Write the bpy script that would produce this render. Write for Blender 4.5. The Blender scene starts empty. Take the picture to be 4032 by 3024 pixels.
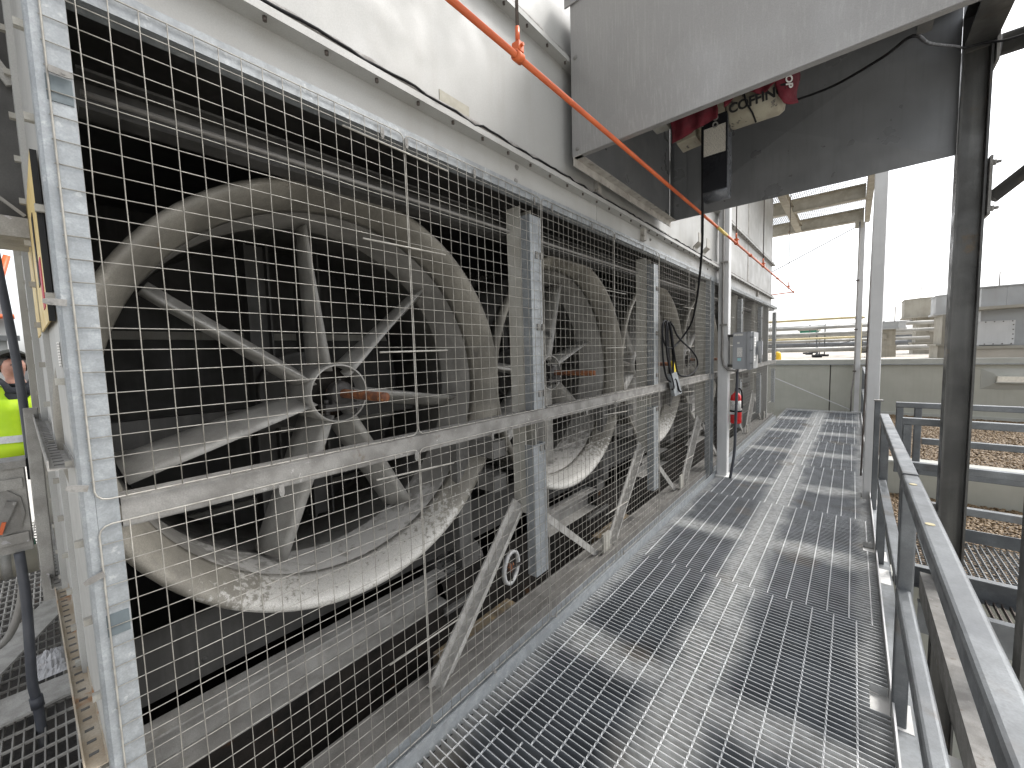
import bpy, math, random
import numpy as np
from mathutils import Vector, Matrix

random.seed(7)
rng = np.random.default_rng(11)
S = bpy.context.scene
COL = S.collection
PI = math.pi

# ------------------------------------------------------------------ camera, sky, sun, exposure
def basis(yaw, pitch, roll):
    cy, sy, cp, sp, cr, sr = (math.cos(yaw), math.sin(yaw), math.cos(pitch), math.sin(pitch), math.cos(roll), math.sin(roll))
    f = Vector((-sy * cp, cy * cp, sp)); r = Vector((cy, sy, 0)); u = r.cross(f)
    return r * cr + u * sr, -r * sr + u * cr, f
r_, u_, f_ = basis(math.radians(40.73984), math.radians(-4.39428), math.radians(-1.68986))
cd = bpy.data.cameras.new('camera'); cam = bpy.data.objects.new('camera', cd); COL.objects.link(cam)
m = Matrix.Identity(4)
for i in range(3):
    m[i][0] = r_[i]; m[i][1] = u_[i]; m[i][2] = -f_[i]
m[0][3], m[1][3], m[2][3] = 0.0, 0.0, 1.6
cam.matrix_world = m
cd.sensor_width = 36.0; cd.sensor_fit = 'HORIZONTAL'; cd.lens = 1561.87 / 4032 * 36
cd.clip_start = 0.02; cd.clip_end = 2000
S.camera = cam

SUN_EL, SUN_AZ = 52.0, 38.0          # azimuth measured from +Y (along the walkway) towards +X
W = bpy.data.worlds.new('World'); S.world = W; W.use_nodes = True
wn = W.node_tree; wn.nodes.clear()
sky = wn.nodes.new('ShaderNodeTexSky'); sky.sky_type = 'NISHITA'; sky.sun_disc = False
sky.sun_elevation = math.radians(SUN_EL); sky.sun_rotation = math.radians(SUN_AZ)
sky.air_density = 1.0; sky.dust_density = 3.0; sky.ozone_density = 1.0
hs = wn.nodes.new('ShaderNodeHueSaturation'); hs.inputs['Saturation'].default_value = 0.16; hs.inputs['Value'].default_value = 1.0
bg = wn.nodes.new('ShaderNodeBackground'); bg.inputs['Strength'].default_value = 0.15
wo = wn.nodes.new('ShaderNodeOutputWorld')
wn.links.new(sky.outputs[0], hs.inputs['Color']); wn.links.new(hs.outputs[0], bg.inputs['Color']); wn.links.new(bg.outputs[0], wo.inputs['Surface'])

sl = bpy.data.lights.new('sun', 'SUN'); sl.energy = 0.9; sl.angle = math.radians(14); sl.color = (1.0, 0.965, 0.92)
sun = bpy.data.objects.new('sun', sl); COL.objects.link(sun)
sd = Vector((math.sin(math.radians(SUN_AZ)) * math.cos(math.radians(SUN_EL)), math.cos(math.radians(SUN_AZ)) * math.cos(math.radians(SUN_EL)), math.sin(math.radians(SUN_EL))))
sun.rotation_euler = sd.to_track_quat('Z', 'Y').to_euler()
sun.location = (20, 10, 30)

S.view_settings.view_transform = 'Standard'; S.view_settings.look = 'None'
S.view_settings.exposure = 1.38; S.view_settings.gamma = 1.0; S.view_settings.use_curve_mapping = False
S.render.engine = 'CYCLES'
S.cycles.max_bounces = 6; S.cycles.diffuse_bounces = 4; S.cycles.glossy_bounces = 3

# ------------------------------------------------------------------ materials
MATS = {}
def mat(name, c1, c2=None, scale=6.0, rough=0.6, metal=0.0, bump=0.0, bscale=60.0, streak=None, spots=None, low=None, fine=0.0, rvar=0.12, cell=None, spots2=None, detail=6.0):
    """c1/c2 mottled colours; streak=(colour, amount) vertical run marks; spots=(colour, scale, threshold[, soft]);
    low=(colour, z0, z1, scale) a deposit that starts at height z1 and is complete at z0; cell=(scale, amount) zinc spangle."""
    M = bpy.data.materials.new(name); M.use_nodes = True
    nt = M.node_tree; N = nt.nodes; L = nt.links
    b = N['Principled BSDF']
    g = N.new('ShaderNodeNewGeometry'); P = g.outputs['Position']
    def noise(sc, det=6.0, vec=P, rg=0.55):
        n = N.new('ShaderNodeTexNoise'); n.inputs['Scale'].default_value = sc; n.inputs['Detail'].default_value = det
        n.inputs['Roughness'].default_value = rg; L.new(vec, n.inputs['Vector']); return n.outputs['Fac']
    def ramp(fac, a, c, v0=0.0, v1=1.0):
        r = N.new('ShaderNodeMapRange'); r.interpolation_type = 'SMOOTHSTEP'
        r.inputs['From Min'].default_value = a; r.inputs['From Max'].default_value = c
        r.inputs['To Min'].default_value = v0; r.inputs['To Max'].default_value = v1
        L.new(fac, r.inputs['Value']); return r.outputs['Result']
    def mix(fac, A, B):
        x = N.new('ShaderNodeMix'); x.data_type = 'RGBA'
        if hasattr(fac, 'type'): L.new(fac, x.inputs[0])
        else: x.inputs[0].default_value = fac
        for k, v in ((6, A), (7, B)):
            if hasattr(v, 'type'): L.new(v, x.inputs[k])
            else: x.inputs[k].default_value = (*v, 1)
        return x.outputs[2]
    def mul(a, c):
        x = N.new('ShaderNodeMath'); x.operation = 'MULTIPLY'; L.new(a, x.inputs[0])
        if hasattr(c, 'type'): L.new(c, x.inputs[1])
        else: x.inputs[1].default_value = c
        return x.outputs[0]
    if c2 is None: c2 = tuple(v * 0.86 for v in c1)
    col = mix(ramp(noise(scale, detail), 0.36, 0.64), c1, c2)
    if cell:
        v = N.new('ShaderNodeTexVoronoi'); v.inputs['Scale'].default_value = cell[0]; L.new(P, v.inputs['Vector'])
        sp = N.new('ShaderNodeSeparateColor'); L.new(v.outputs['Color'], sp.inputs[0])
        col = mix(ramp(sp.outputs[0], 0.0, 1.0, 0.0, cell[1]), col, tuple(v * 0.6 for v in c1))
    if streak:
        mp = N.new('ShaderNodeMapping'); mp.inputs['Scale'].default_value = (1, 1, 0.06); L.new(P, mp.inputs['Vector'])
        col = mix(mul(ramp(noise(streak[2] if len(streak) > 2 else 22, 5, mp.outputs[0]), 0.48, 0.72), streak[1]), col, streak[0])
    for sp_ in (spots, spots2):
        if sp_:
            soft = sp_[3] if len(sp_) > 3 else 0.05
            col = mix(ramp(noise(sp_[1], 7, rg=0.62), sp_[2], sp_[2] + soft), col, sp_[0])
    if low:
        sx = N.new('ShaderNodeSeparateXYZ'); L.new(P, sx.inputs[0])
        hgt = ramp(sx.outputs['Z'], low[1], low[2], 0.30, -0.10)
        nn = N.new('ShaderNodeMath'); nn.operation = 'ADD'; L.new(noise(low[3], 8, rg=0.65), nn.inputs[0]); L.new(hgt, nn.inputs[1])
        col = mix(ramp(nn.outputs[0], 0.58, 0.72), col, low[0])
    if fine:
        col = mix(mul(ramp(noise(260, 3), 0.3, 0.7), fine), col, tuple(v * 0.45 for v in c1))
    if hasattr(col, 'type'): L.new(col, b.inputs['Base Color'])
    L.new(ramp(noise(scale * 2.3, 4), 0.3, 0.7, max(0.05, rough - rvar), min(1, rough + rvar)), b.inputs['Roughness'])
    b.inputs['Metallic'].default_value = metal
    if bump:
        bp = N.new('ShaderNodeBump'); bp.inputs['Strength'].default_value = bump; bp.inputs['Distance'].default_value = 0.01
        L.new(noise(bscale, 5), bp.inputs['Height']); L.new(bp.outputs[0], b.inputs['Normal'])
    MATS[name] = M
    return M

mat('galv', (0.35, 0.372, 0.385), (0.26, 0.278, 0.29), 18, 0.46, 0.25, cell=(120, 0.35), streak=((0.22, 0.22, 0.215), 0.3), spots=((0.44, 0.455, 0.46), 26, 0.60, 0.1), fine=0.3, bump=0.05)
mat('slot_dark', (0.115, 0.14, 0.15), (0.09, 0.11, 0.12), 20, 0.6)
mat('galv_dull', (0.27, 0.285, 0.295), (0.20, 0.21, 0.215), 7, 0.5, 0.35, cell=(90, 0.25), streak=((0.15, 0.145, 0.14), 0.45), bump=0.08)
mat('galv_worn', (0.26, 0.253, 0.238), (0.165, 0.158, 0.147), 11, 0.7, 0.1, spots=((0.135, 0.11, 0.085), 14, 0.60, 0.12), spots2=((0.40, 0.39, 0.37), 30, 0.63, 0.08), fine=0.35, bump=0.15)
mat('rail_galv', (0.20, 0.212, 0.22), (0.135, 0.142, 0.148), 6, 0.45, 0.45, cell=(70, 0.25), spots=((0.14, 0.128, 0.115), 4, 0.57, 0.14), fine=0.35, bump=0.06)
def grating_material():
    """galvanized bars: shade painted dark on the open fields, reflected light painted pale over the carrying beams, polished tread edges, a few rust stains"""
    M = bpy.data.materials.new('grating'); M.use_nodes = True; nt = M.node_tree; N = nt.nodes; L = nt.links; b = N['Principled BSDF']
    g = N.new('ShaderNodeNewGeometry'); sx = N.new('ShaderNodeSeparateXYZ'); sn = N.new('ShaderNodeSeparateXYZ')
    def mth(op, a, c=0.0):
        x = N.new('ShaderNodeMath'); x.operation = op
        for k, v in ((0, a), (1, c)):
            if hasattr(v, 'type'): L.new(v, x.inputs[k])
            else: x.inputs[k].default_value = v
        return x.outputs[0]
    def noise(sc, det=4):
        n = N.new('ShaderNodeTexNoise'); n.inputs['Scale'].default_value = sc; n.inputs['Detail'].default_value = det; L.new(g.outputs['Position'], n.inputs['Vector']); return n.outputs['Fac']
    def ss(v, a, c, lo=0.0, hi=1.0):
        r = N.new('ShaderNodeMapRange'); r.interpolation_type = 'SMOOTHSTEP'
        for nm, q in (('From Min', a), ('From Max', c), ('To Min', lo), ('To Max', hi)): r.inputs[nm].default_value = q
        L.new(v, r.inputs['Value']); return r.outputs['Result']
    def mix(f, A, B):
        x = N.new('ShaderNodeMix'); x.data_type = 'RGBA'
        if hasattr(f, 'type'): L.new(f, x.inputs[0])
        else: x.inputs[0].default_value = f
        for k, v in ((6, A), (7, B)):
            if hasattr(v, 'type'): L.new(v, x.inputs[k])
            else: x.inputs[k].default_value = (*v, 1)
        return x.outputs[2]
    L.new(g.outputs['Position'], sx.inputs[0]); L.new(g.outputs['Normal'], sn.inputs[0])
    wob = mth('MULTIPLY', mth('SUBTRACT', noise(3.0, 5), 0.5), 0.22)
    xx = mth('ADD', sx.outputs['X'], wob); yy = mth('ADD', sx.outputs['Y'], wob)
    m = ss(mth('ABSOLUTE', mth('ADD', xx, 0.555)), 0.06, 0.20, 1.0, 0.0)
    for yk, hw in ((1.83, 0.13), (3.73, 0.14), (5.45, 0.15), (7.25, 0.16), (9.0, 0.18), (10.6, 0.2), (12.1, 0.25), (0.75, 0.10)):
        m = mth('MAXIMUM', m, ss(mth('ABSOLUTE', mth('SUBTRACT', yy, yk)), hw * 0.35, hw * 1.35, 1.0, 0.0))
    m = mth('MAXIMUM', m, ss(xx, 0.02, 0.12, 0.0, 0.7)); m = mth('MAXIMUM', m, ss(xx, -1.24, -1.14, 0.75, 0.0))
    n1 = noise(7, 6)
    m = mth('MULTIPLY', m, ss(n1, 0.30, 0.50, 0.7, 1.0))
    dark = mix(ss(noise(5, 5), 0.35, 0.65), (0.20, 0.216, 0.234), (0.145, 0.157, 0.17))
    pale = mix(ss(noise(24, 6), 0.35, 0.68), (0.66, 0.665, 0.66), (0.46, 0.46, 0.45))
    col = mix(m, dark, pale)  # walkway's shaded fields and reflected-light strips are painted into the base colour
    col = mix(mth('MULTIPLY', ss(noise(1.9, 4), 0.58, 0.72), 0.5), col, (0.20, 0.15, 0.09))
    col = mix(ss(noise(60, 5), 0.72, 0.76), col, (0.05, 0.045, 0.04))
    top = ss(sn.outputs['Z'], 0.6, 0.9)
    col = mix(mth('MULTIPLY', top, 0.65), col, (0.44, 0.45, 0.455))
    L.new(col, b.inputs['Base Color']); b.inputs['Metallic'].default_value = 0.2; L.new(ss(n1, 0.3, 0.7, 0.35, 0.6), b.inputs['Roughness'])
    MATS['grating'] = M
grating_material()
mat('wire', (0.37, 0.355, 0.32), (0.26, 0.247, 0.22), 30, 0.55, 0.15)
mat('cream_panel', (0.40, 0.40, 0.385), (0.37, 0.368, 0.35), 2.4, 0.55, 0.0, streak=((0.30, 0.285, 0.25), 0.22, 14), fine=0.2, bump=0.03, spots=((0.33, 0.318, 0.285), 1.7, 0.62, 0.3), spots2=((0.16, 0.14, 0.12), 17, 0.74, 0.02))
mat('tower_ledge', (0.46, 0.44, 0.40), (0.33, 0.31, 0.28), 13, 0.7, 0.0, spots=((0.16, 0.14, 0.12), 20, 0.58, 0.1), fine=0.4, bump=0.2)
mat('seal_strip', (0.30, 0.285, 0.27), (0.18, 0.17, 0.16), 26, 0.8, 0.0, fine=0.4, bump=0.4)
mat('hood_sheet', (0.315, 0.308, 0.30), (0.275, 0.269, 0.262), 1.4, 0.42, 0.3, streak=((0.38, 0.372, 0.362), 0.5, 110), fine=0.2, bump=0.02)
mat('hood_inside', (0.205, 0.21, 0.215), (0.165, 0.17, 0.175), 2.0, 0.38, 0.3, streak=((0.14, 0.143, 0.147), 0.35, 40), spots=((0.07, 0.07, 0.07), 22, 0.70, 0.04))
mat('fan_ring', (0.285, 0.268, 0.23), (0.185, 0.173, 0.148), 5, 0.55, 0.2, low=((0.58, 0.565, 0.53), 0.58, 1.02, 40), spots=((0.13, 0.122, 0.113), 4, 0.60, 0.14), spots2=((0.20, 0.12, 0.055), 3.1, 0.68, 0.05), fine=0.4, bump=0.15)
mat('fan_throat', (0.235, 0.226, 0.207), (0.16, 0.153, 0.139), 5, 0.55, 0.2, low=((0.36, 0.35, 0.33), 0.55, 1.1, 16), streak=((0.15, 0.145, 0.135), 0.4, 5), fine=0.3, bump=0.08)
mat('blade', (0.42, 0.41, 0.385), (0.31, 0.30, 0.28), 8, 0.55, 0.25, spots=((0.42, 0.41, 0.385), 20, 0.62, 0.12), spots2=((0.10, 0.10, 0.10), 5, 0.62, 0.1), fine=0.3, bump=0.06)
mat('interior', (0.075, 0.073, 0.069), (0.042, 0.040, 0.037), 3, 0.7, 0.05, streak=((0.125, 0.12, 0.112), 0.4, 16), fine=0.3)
mat('pit', (0.030, 0.026, 0.023), (0.014, 0.013, 0.012), 6, 0.8, 0.0, spots=((0.075, 0.04, 0.02), 7, 0.62, 0.1), bump=0.5)
mat('curb', (0.30, 0.293, 0.275), (0.21, 0.203, 0.19), 8, 0.75, 0.0, spots=((0.38, 0.37, 0.355), 15, 0.62, 0.1), fine=0.4, bump=0.15, streak=((0.17, 0.155, 0.135), 0.5))
mat('frame_cream', (0.38, 0.37, 0.33), (0.30, 0.285, 0.25), 6, 0.6, 0.0, streak=((0.22, 0.20, 0.165), 0.5), fine=0.25, bump=0.08)
mat('column_cream', (0.47, 0.46, 0.42), (0.38, 0.365, 0.325), 6, 0.6, 0.0, streak=((0.28, 0.255, 0.215), 0.4), fine=0.25, bump=0.08)
mat('brace', (0.43, 0.42, 0.395), (0.31, 0.30, 0.28), 16, 0.75, 0.0, spots=((0.46, 0.45, 0.435), 34, 0.62, 0.08), fine=0.45, bump=0.2)
mat('sill', (0.185, 0.178, 0.165), (0.12, 0.114, 0.105), 9, 0.75, 0.0, spots=((0.33, 0.32, 0.30), 24, 0.64, 0.1), fine=0.4, bump=0.15)
mat('bearing_dark', (0.045, 0.042, 0.040), (0.028, 0.026, 0.025), 14, 0.6, 0.2, spots=((0.12, 0.055, 0.025), 20, 0.62, 0.08))
mat('wire_vertical', (0.30, 0.285, 0.25), (0.20, 0.188, 0.165), 30, 0.55, 0.15)
mat('rust', (0.24, 0.085, 0.032), (0.10, 0.045, 0.028), 26, 0.85, 0.0, spots=((0.38, 0.16, 0.05), 34, 0.58, 0.08), fine=0.35, bump=0.3)
mat('rust_cream', (0.56, 0.53, 0.45), (0.46, 0.42, 0.34), 9, 0.75, 0.0, spots=((0.36, 0.17, 0.06), 5, 0.65, 0.06), fine=0.3, bump=0.2)
mat('white_paint', (0.60, 0.60, 0.597), (0.54, 0.54, 0.536), 3, 0.45, 0.0, streak=((0.42, 0.42, 0.405), 0.25), fine=0.08)
mat('white_peeling', (0.82, 0.81, 0.79), (0.74, 0.73, 0.70), 4, 0.6, 0.0, spots=((0.20, 0.16, 0.14), 16, 0.66, 0.02), bump=0.1)
mat('grey_paint', (0.33, 0.34, 0.355), (0.29, 0.30, 0.315), 3, 0.45, 0.0, fine=0.1)
mat('dark_steel', (0.105, 0.104, 0.10), (0.066, 0.065, 0.062), 3.5, 0.4, 0.45, streak=((0.22, 0.22, 0.205), 0.5, 10), spots=((0.14, 0.105, 0.07), 5, 0.60, 0.12), fine=0.35, bump=0.06)
mat('orange_paint', (0.62, 0.13, 0.035), (0.52, 0.10, 0.03), 8, 0.45, 0.0, fine=0.08)
mat('tag_yellow', (0.66, 0.50, 0.12), (0.55, 0.40, 0.10), 60, 0.5)
mat('steel_rod', (0.14, 0.12, 0.11), (0.09, 0.075, 0.065), 20, 0.6, 0.5, fine=0.3)
mat('rubber', (0.016, 0.016, 0.018), (0.012, 0.012, 0.013), 10, 0.7)
mat('black_plastic', (0.018, 0.019, 0.022), (0.012, 0.012, 0.014), 6, 0.35)
mat('bin_side', (0.10, 0.105, 0.115), (0.075, 0.08, 0.09), 5, 0.3, 0.2)
mat('hoist_cream', (0.40, 0.37, 0.285), (0.31, 0.28, 0.215), 9, 0.5, 0.0, spots=((0.07, 0.065, 0.06), 16, 0.60, 0.05), fine=0.2)
mat('red_cloth', (0.14, 0.012, 0.022), (0.085, 0.008, 0.014), 12, 0.85, 0.0, bump=0.3)
mat('ink', (0.02, 0.02, 0.02), (0.02, 0.02, 0.02), 5, 0.6)
mat('white_ink', (0.75, 0.74, 0.70), None, 20, 0.7)
mat('red_enamel', (0.55, 0.018, 0.020), (0.48, 0.014, 0.016), 6, 0.25)
mat('hi_vis', (0.56, 0.80, 0.02), (0.46, 0.72, 0.015), 9, 0.7)
mat('reflective', (0.62, 0.63, 0.64), None, 30, 0.35, 0.2)
mat('dark_cloth', (0.045, 0.048, 0.055), (0.03, 0.032, 0.037), 14, 0.85)
mat('cap_cloth', (0.040, 0.042, 0.035), (0.028, 0.03, 0.026), 20, 0.85)
mat('skin', (0.50, 0.27, 0.20), (0.44, 0.22, 0.16), 25, 0.5)
mat('hair', (0.10, 0.085, 0.075), (0.06, 0.05, 0.045), 60, 0.7)
mat('trousers', (0.05, 0.055, 0.07), (0.035, 0.04, 0.05), 16, 0.9)
mat('parapet', (0.44, 0.44, 0.385), (0.41, 0.41, 0.355), 3, 0.75, 0.0, fine=0.22, streak=((0.35, 0.345, 0.29), 0.3))
mat('parapet_cap', (0.41, 0.415, 0.38), (0.365, 0.37, 0.335), 4, 0.6, 0.0, fine=0.15)
mat('roof_white', (0.52, 0.48, 0.42), (0.41, 0.375, 0.32), 1.3, 0.7, 0.0, spots=((0.24, 0.215, 0.18), 0.9, 0.56, 0.08), bump=0.1)
mat('unit_metal', (0.37, 0.38, 0.385), (0.315, 0.32, 0.32), 1.5, 0.5, 0.2, streak=((0.22, 0.19, 0.15), 0.35, 3))
mat('unit_tan', (0.37, 0.35, 0.295), (0.30, 0.28, 0.235), 2.5, 0.65, 0.0, streak=((0.20, 0.175, 0.135), 0.5, 5), fine=0.25)
mat('pipe_silver', (0.36, 0.355, 0.335), (0.25, 0.245, 0.225), 1.6, 0.5, 0.2)
mat('pipe_grey', (0.14, 0.147, 0.155), (0.10, 0.106, 0.112), 2, 0.5, 0.2)
mat('yellow_paint', (0.66, 0.56, 0.32), (0.60, 0.50, 0.27), 4, 0.5)
mat('yellow_bright', (0.80, 0.50, 0.02), None, 4, 0.5)
mat('pebble', (0.12, 0.072, 0.030), (0.21, 0.145, 0.075), 45, 0.6, 0.0, spots=((0.035, 0.024, 0.015), 40, 0.54, 0.05), spots2=((0.42, 0.36, 0.26), 52, 0.64, 0.02), detail=2)
mat('gravel_bed', (0.20, 0.14, 0.08), (0.13, 0.09, 0.055), 40, 0.9, 0.0, bump=0.5)
mat('lower_roof', (0.50, 0.485, 0.45), (0.43, 0.415, 0.38), 2, 0.8)
mat('dark_ground', (0.055, 0.055, 0.055), (0.035, 0.035, 0.035), 2, 0.9)
mat('lamp_lens', (0.80, 0.76, 0.66), None, 20, 0.3)
mat('wood', (0.20, 0.165, 0.115), (0.13, 0.105, 0.075), 9, 0.8, 0.0, streak=((0.42, 0.28, 0.10), 0.5), bump=0.2)
mat('motor_grey', (0.15, 0.146, 0.138), (0.10, 0.097, 0.092), 12, 0.65, 0.1, fine=0.35)
mat('green_paint', (0.03, 0.20, 0.13), (0.025, 0.16, 0.10), 8, 0.5)
mat('pvc', (0.50, 0.47, 0.40), (0.42, 0.39, 0.32), 6, 0.6, 0.0, fine=0.15)
mat('conduit_dark', (0.060, 0.064, 0.075), (0.042, 0.045, 0.055), 8, 0.5)
mat('conduit_grey', (0.26, 0.25, 0.235), (0.20, 0.19, 0.175), 8, 0.5, 0.3)
mat('sign_yellow', (0.64, 0.50, 0.22), (0.56, 0.42, 0.17), 9, 0.6, 0.0, spots=((0.22, 0.21, 0.17), 14, 0.62, 0.08))
mat('sign_red', (0.42, 0.03, 0.05), None, 9, 0.6)
mat('leaf', (0.50, 0.44, 0.28), None, 20, 0.8)
mat('label_blue', (0.35, 0.62, 0.66), None, 30, 0.5)
mat('pendant_yellow', (0.72, 0.56, 0.03), None, 20, 0.5)
mat('strut', (0.37, 0.36, 0.335), (0.25, 0.24, 0.222), 9, 0.65, 0.2, spots=((0.42, 0.41, 0.42), 30, 0.64, 0.05), spots2=((0.18, 0.11, 0.07), 6, 0.64, 0.1), fine=0.4, bump=0.1)
mat('strut_rusty', (0.50, 0.45, 0.37), (0.40, 0.33, 0.24), 10, 0.75, 0.1, spots=((0.36, 0.16, 0.05), 9, 0.57, 0.12), fine=0.35, bump=0.15)
def plastic_bag():
    M = bpy.data.materials.new('clear_plastic'); M.use_nodes = True; b = M.node_tree.nodes['Principled BSDF']
    b.inputs['Base Color'].default_value = (0.72, 0.72, 0.74, 1); b.inputs['Roughness'].default_value = 0.15
    b.inputs['Alpha'].default_value = 0.55; MATS['clear_plastic'] = M
plastic_bag()
for k_ in ('rubber', 'black_plastic', 'ink', 'dark_cloth', 'pit'): MATS[k_].node_tree.nodes['Principled BSDF'].inputs['Specular IOR Level'].default_value = 0.18
def paper(name, base, ink, rows, cols):
    """printed sheet: text-like rows broken into words (flat print)"""
    M = bpy.data.materials.new(name); M.use_nodes = True; nt = M.node_tree; N = nt.nodes; L = nt.links; b = N['Principled BSDF']
    tc = N.new('ShaderNodeTexCoord'); sx = N.new('ShaderNodeSeparateXYZ'); L.new(tc.outputs['Generated'], sx.inputs[0])
    def mth(op, a, c):
        x = N.new('ShaderNodeMath'); x.operation = op
        for k, v in ((0, a), (1, c)):
            if hasattr(v, 'type'): L.new(v, x.inputs[k])
            else: x.inputs[k].default_value = v
        return x.outputs[0]
    fr = mth('FRACT', mth('MULTIPLY', sx.outputs['Z'], rows), 0)
    rowm = mth('LESS_THAN', fr, 0.45)
    hx = mth('ADD', sx.outputs['X'], sx.outputs['Y'])
    cv = N.new('ShaderNodeCombineXYZ'); L.new(mth('MULTIPLY', hx, cols), cv.inputs[0]); L.new(mth('FLOOR', mth('MULTIPLY', sx.outputs['Z'], rows), 0), cv.inputs[1])
    n = N.new('ShaderNodeTexNoise'); n.inputs['Scale'].default_value = 1.0; n.inputs['Detail'].default_value = 2; L.new(cv.outputs[0], n.inputs['Vector'])
    f = mth('MULTIPLY', rowm, mth('GREATER_THAN', n.outputs['Fac'], 0.47))
    mx = N.new('ShaderNodeMix'); mx.data_type = 'RGBA'; L.new(mth('MULTIPLY', f, 0.7), mx.inputs[0])
    mx.inputs[6].default_value = (*base, 1); mx.inputs[7].default_value = (*ink, 1); L.new(mx.outputs[2], b.inputs['Base Color'])
    b.inputs['Roughness'].default_value = 0.6; MATS[name] = M
paper('printed_label', (0.58, 0.55, 0.48), (0.08, 0.08, 0.08), 22, 30)
paper('white_label', (0.74, 0.73, 0.70), (0.10, 0.10, 0.10), 9, 9)

# ------------------------------------------------------------------ mesh helpers
class MB:
    def __init__(s): s.v = []; s.f = []; s.sm = []
    def add(s, vs, fs, smooth=False):
        o = len(s.v); s.v += [tuple(map(float, p)) for p in vs]
        s.f += [tuple(i + o for i in f) for f in fs]; s.sm += [smooth] * len(fs); return s
    def box(s, x0, x1, y0, y1, z0, z1):
        return s.add([(x0, y0, z0), (x1, y0, z0), (x1, y1, z0), (x0, y1, z0), (x0, y0, z1), (x1, y0, z1), (x1, y1, z1), (x0, y1, z1)],
                     [(0, 3, 2, 1), (4, 5, 6, 7), (0, 1, 5, 4), (1, 2, 6, 5), (2, 3, 7, 6), (3, 0, 4, 7)])
    def ext(s, prof, p, q, u=(1, 0, 0), smooth=False, caps=True):
        """profile (a,b) in the plane across p->q; a runs along u, b along dir x u"""
        p = Vector(p); q = Vector(q); d = (q - p).normalized(); u = Vector(u); u = (u - d * u.dot(d)).normalized(); w = d.cross(u)
        n = len(prof); vs = [p + u * a + w * b for a, b in prof] + [q + u * a + w * b for a, b in prof]
        fs = [(i, (i + 1) % n, n + (i + 1) % n, n + i) for i in range(n)]
        s.add(vs, fs, smooth)
        if caps: s.f += [tuple(reversed([len(s.v) - 2 * n + i for i in range(n)])), tuple(len(s.v) - n + i for i in range(n))]; s.sm += [False, False]
        return s
    def bar(s, p, q, w, h, u=(1, 0, 0)):
        return s.ext([(-w / 2, -h / 2), (w / 2, -h / 2), (w / 2, h / 2), (-w / 2, h / 2)], p, q, u)
    def rbar(s, p, q, w, h, r=0.008, u=(1, 0, 0)):
        pr = []
        for cx, cy, a0 in ((w / 2 - r, h / 2 - r, 0), (-w / 2 + r, h / 2 - r, 90), (-w / 2 + r, -h / 2 + r, 180), (w / 2 - r, -h / 2 + r, 270)):
            for k in range(4): a = math.radians(a0 + 30 * k); pr.append((cx + r * math.cos(a), cy + r * math.sin(a)))
        return s.ext(pr, p, q, u, smooth=False)
    def tube(s, pts, r, n=8, smooth=True, caps=True):
        pts = [Vector(p) for p in pts]; rs = r if isinstance(r, (list, tuple)) else [r] * len(pts)
        d0 = (pts[1] - pts[0]).normalized(); u = d0.orthogonal().normalized(); rings = []
        for i, p in enumerate(pts):
            d = (pts[min(i + 1, len(pts) - 1)] - pts[max(i - 1, 0)]).normalized()
            u = (u - d * u.dot(d)).normalized(); w = d.cross(u)
            rings.append([p + (u * math.cos(2 * PI * k / n) + w * math.sin(2 * PI * k / n)) * rs[i] for k in range(n)])
        vs = [x for rg in rings for x in rg]
        fs = [(i * n + k, i * n + (k + 1) % n, (i + 1) * n + (k + 1) % n, (i + 1) * n + k) for i in range(len(pts) - 1) for k in range(n)]
        s.add(vs, fs, smooth)
        if caps:
            o = len(s.v) - len(vs)
            s.f += [tuple(reversed(range(o, o + n))), tuple(range(o + (len(pts) - 1) * n, o + len(pts) * n))]; s.sm += [False, False]
        return s
    def lathe(s, prof, o, ax=(1, 0, 0), n=48, closed=False, smooth=True):
        """profile (radius, offset along ax) spun about the axis through o"""
        o = Vector(o); ax = Vector(ax).normalized(); u = ax.orthogonal().normalized(); w = ax.cross(u); m = len(prof); vs = []
        for k in range(n):
            a = 2 * PI * k / n; rd = u * math.cos(a) + w * math.sin(a)
            vs += [o + rd * r + ax * t for r, t in prof]
        fs = []
        for k in range(n):
            k2 = (k + 1) % n
            for i in range(m if closed else m - 1):
                j = (i + 1) % m; fs.append((k * m + i, k * m + j, k2 * m + j, k2 * m + i))
        return s.add(vs, fs, smooth)
    def disc(s, o, ax, r, h, n=12):
        o = Vector(o); ax = Vector(ax).normalized(); return s.tube([o, o + ax * h], r, n, True)
    def build(s, name, material, parent=None, **kw):
        me = bpy.data.meshes.new(name); me.from_pydata(s.v, [], s.f); me.update()
        if any(s.sm): me.polygons.foreach_set('use_smooth', s.sm)
        me.materials.append(MATS[material]); return link(name, me, parent, **kw)
def link(name, me, parent=None, kind=None, label=None, cat=None, group=None, loc=None, rot=None):
    o = bpy.data.objects.new(name, me); COL.objects.link(o)
    if loc is not None: o.location = loc
    if rot is not None: o.rotation_euler = rot
    if parent is not None:
        o.parent = parent
        if loc is None and rot is None:
            o.matrix_parent_inverse = Matrix.Translation(-parent_world(parent))
    if kind: o['kind'] = kind
    if label: o['label'] = label
    if cat: o['category'] = cat
    if group: o['group'] = group
    return o
WL = {}
def parent_world(p):
    return WL.get(p.name, Vector((0, 0, 0)))
def thing(name, label, cat, loc=(0, 0, 0), group=None):
    o = bpy.data.objects.new(name, None); COL.objects.link(o); o.empty_display_size = 0.1
    o.location = loc; WL[o.name] = Vector(loc); o['label'] = label; o['category'] = cat
    if group: o['group'] = group
    return o
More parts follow.
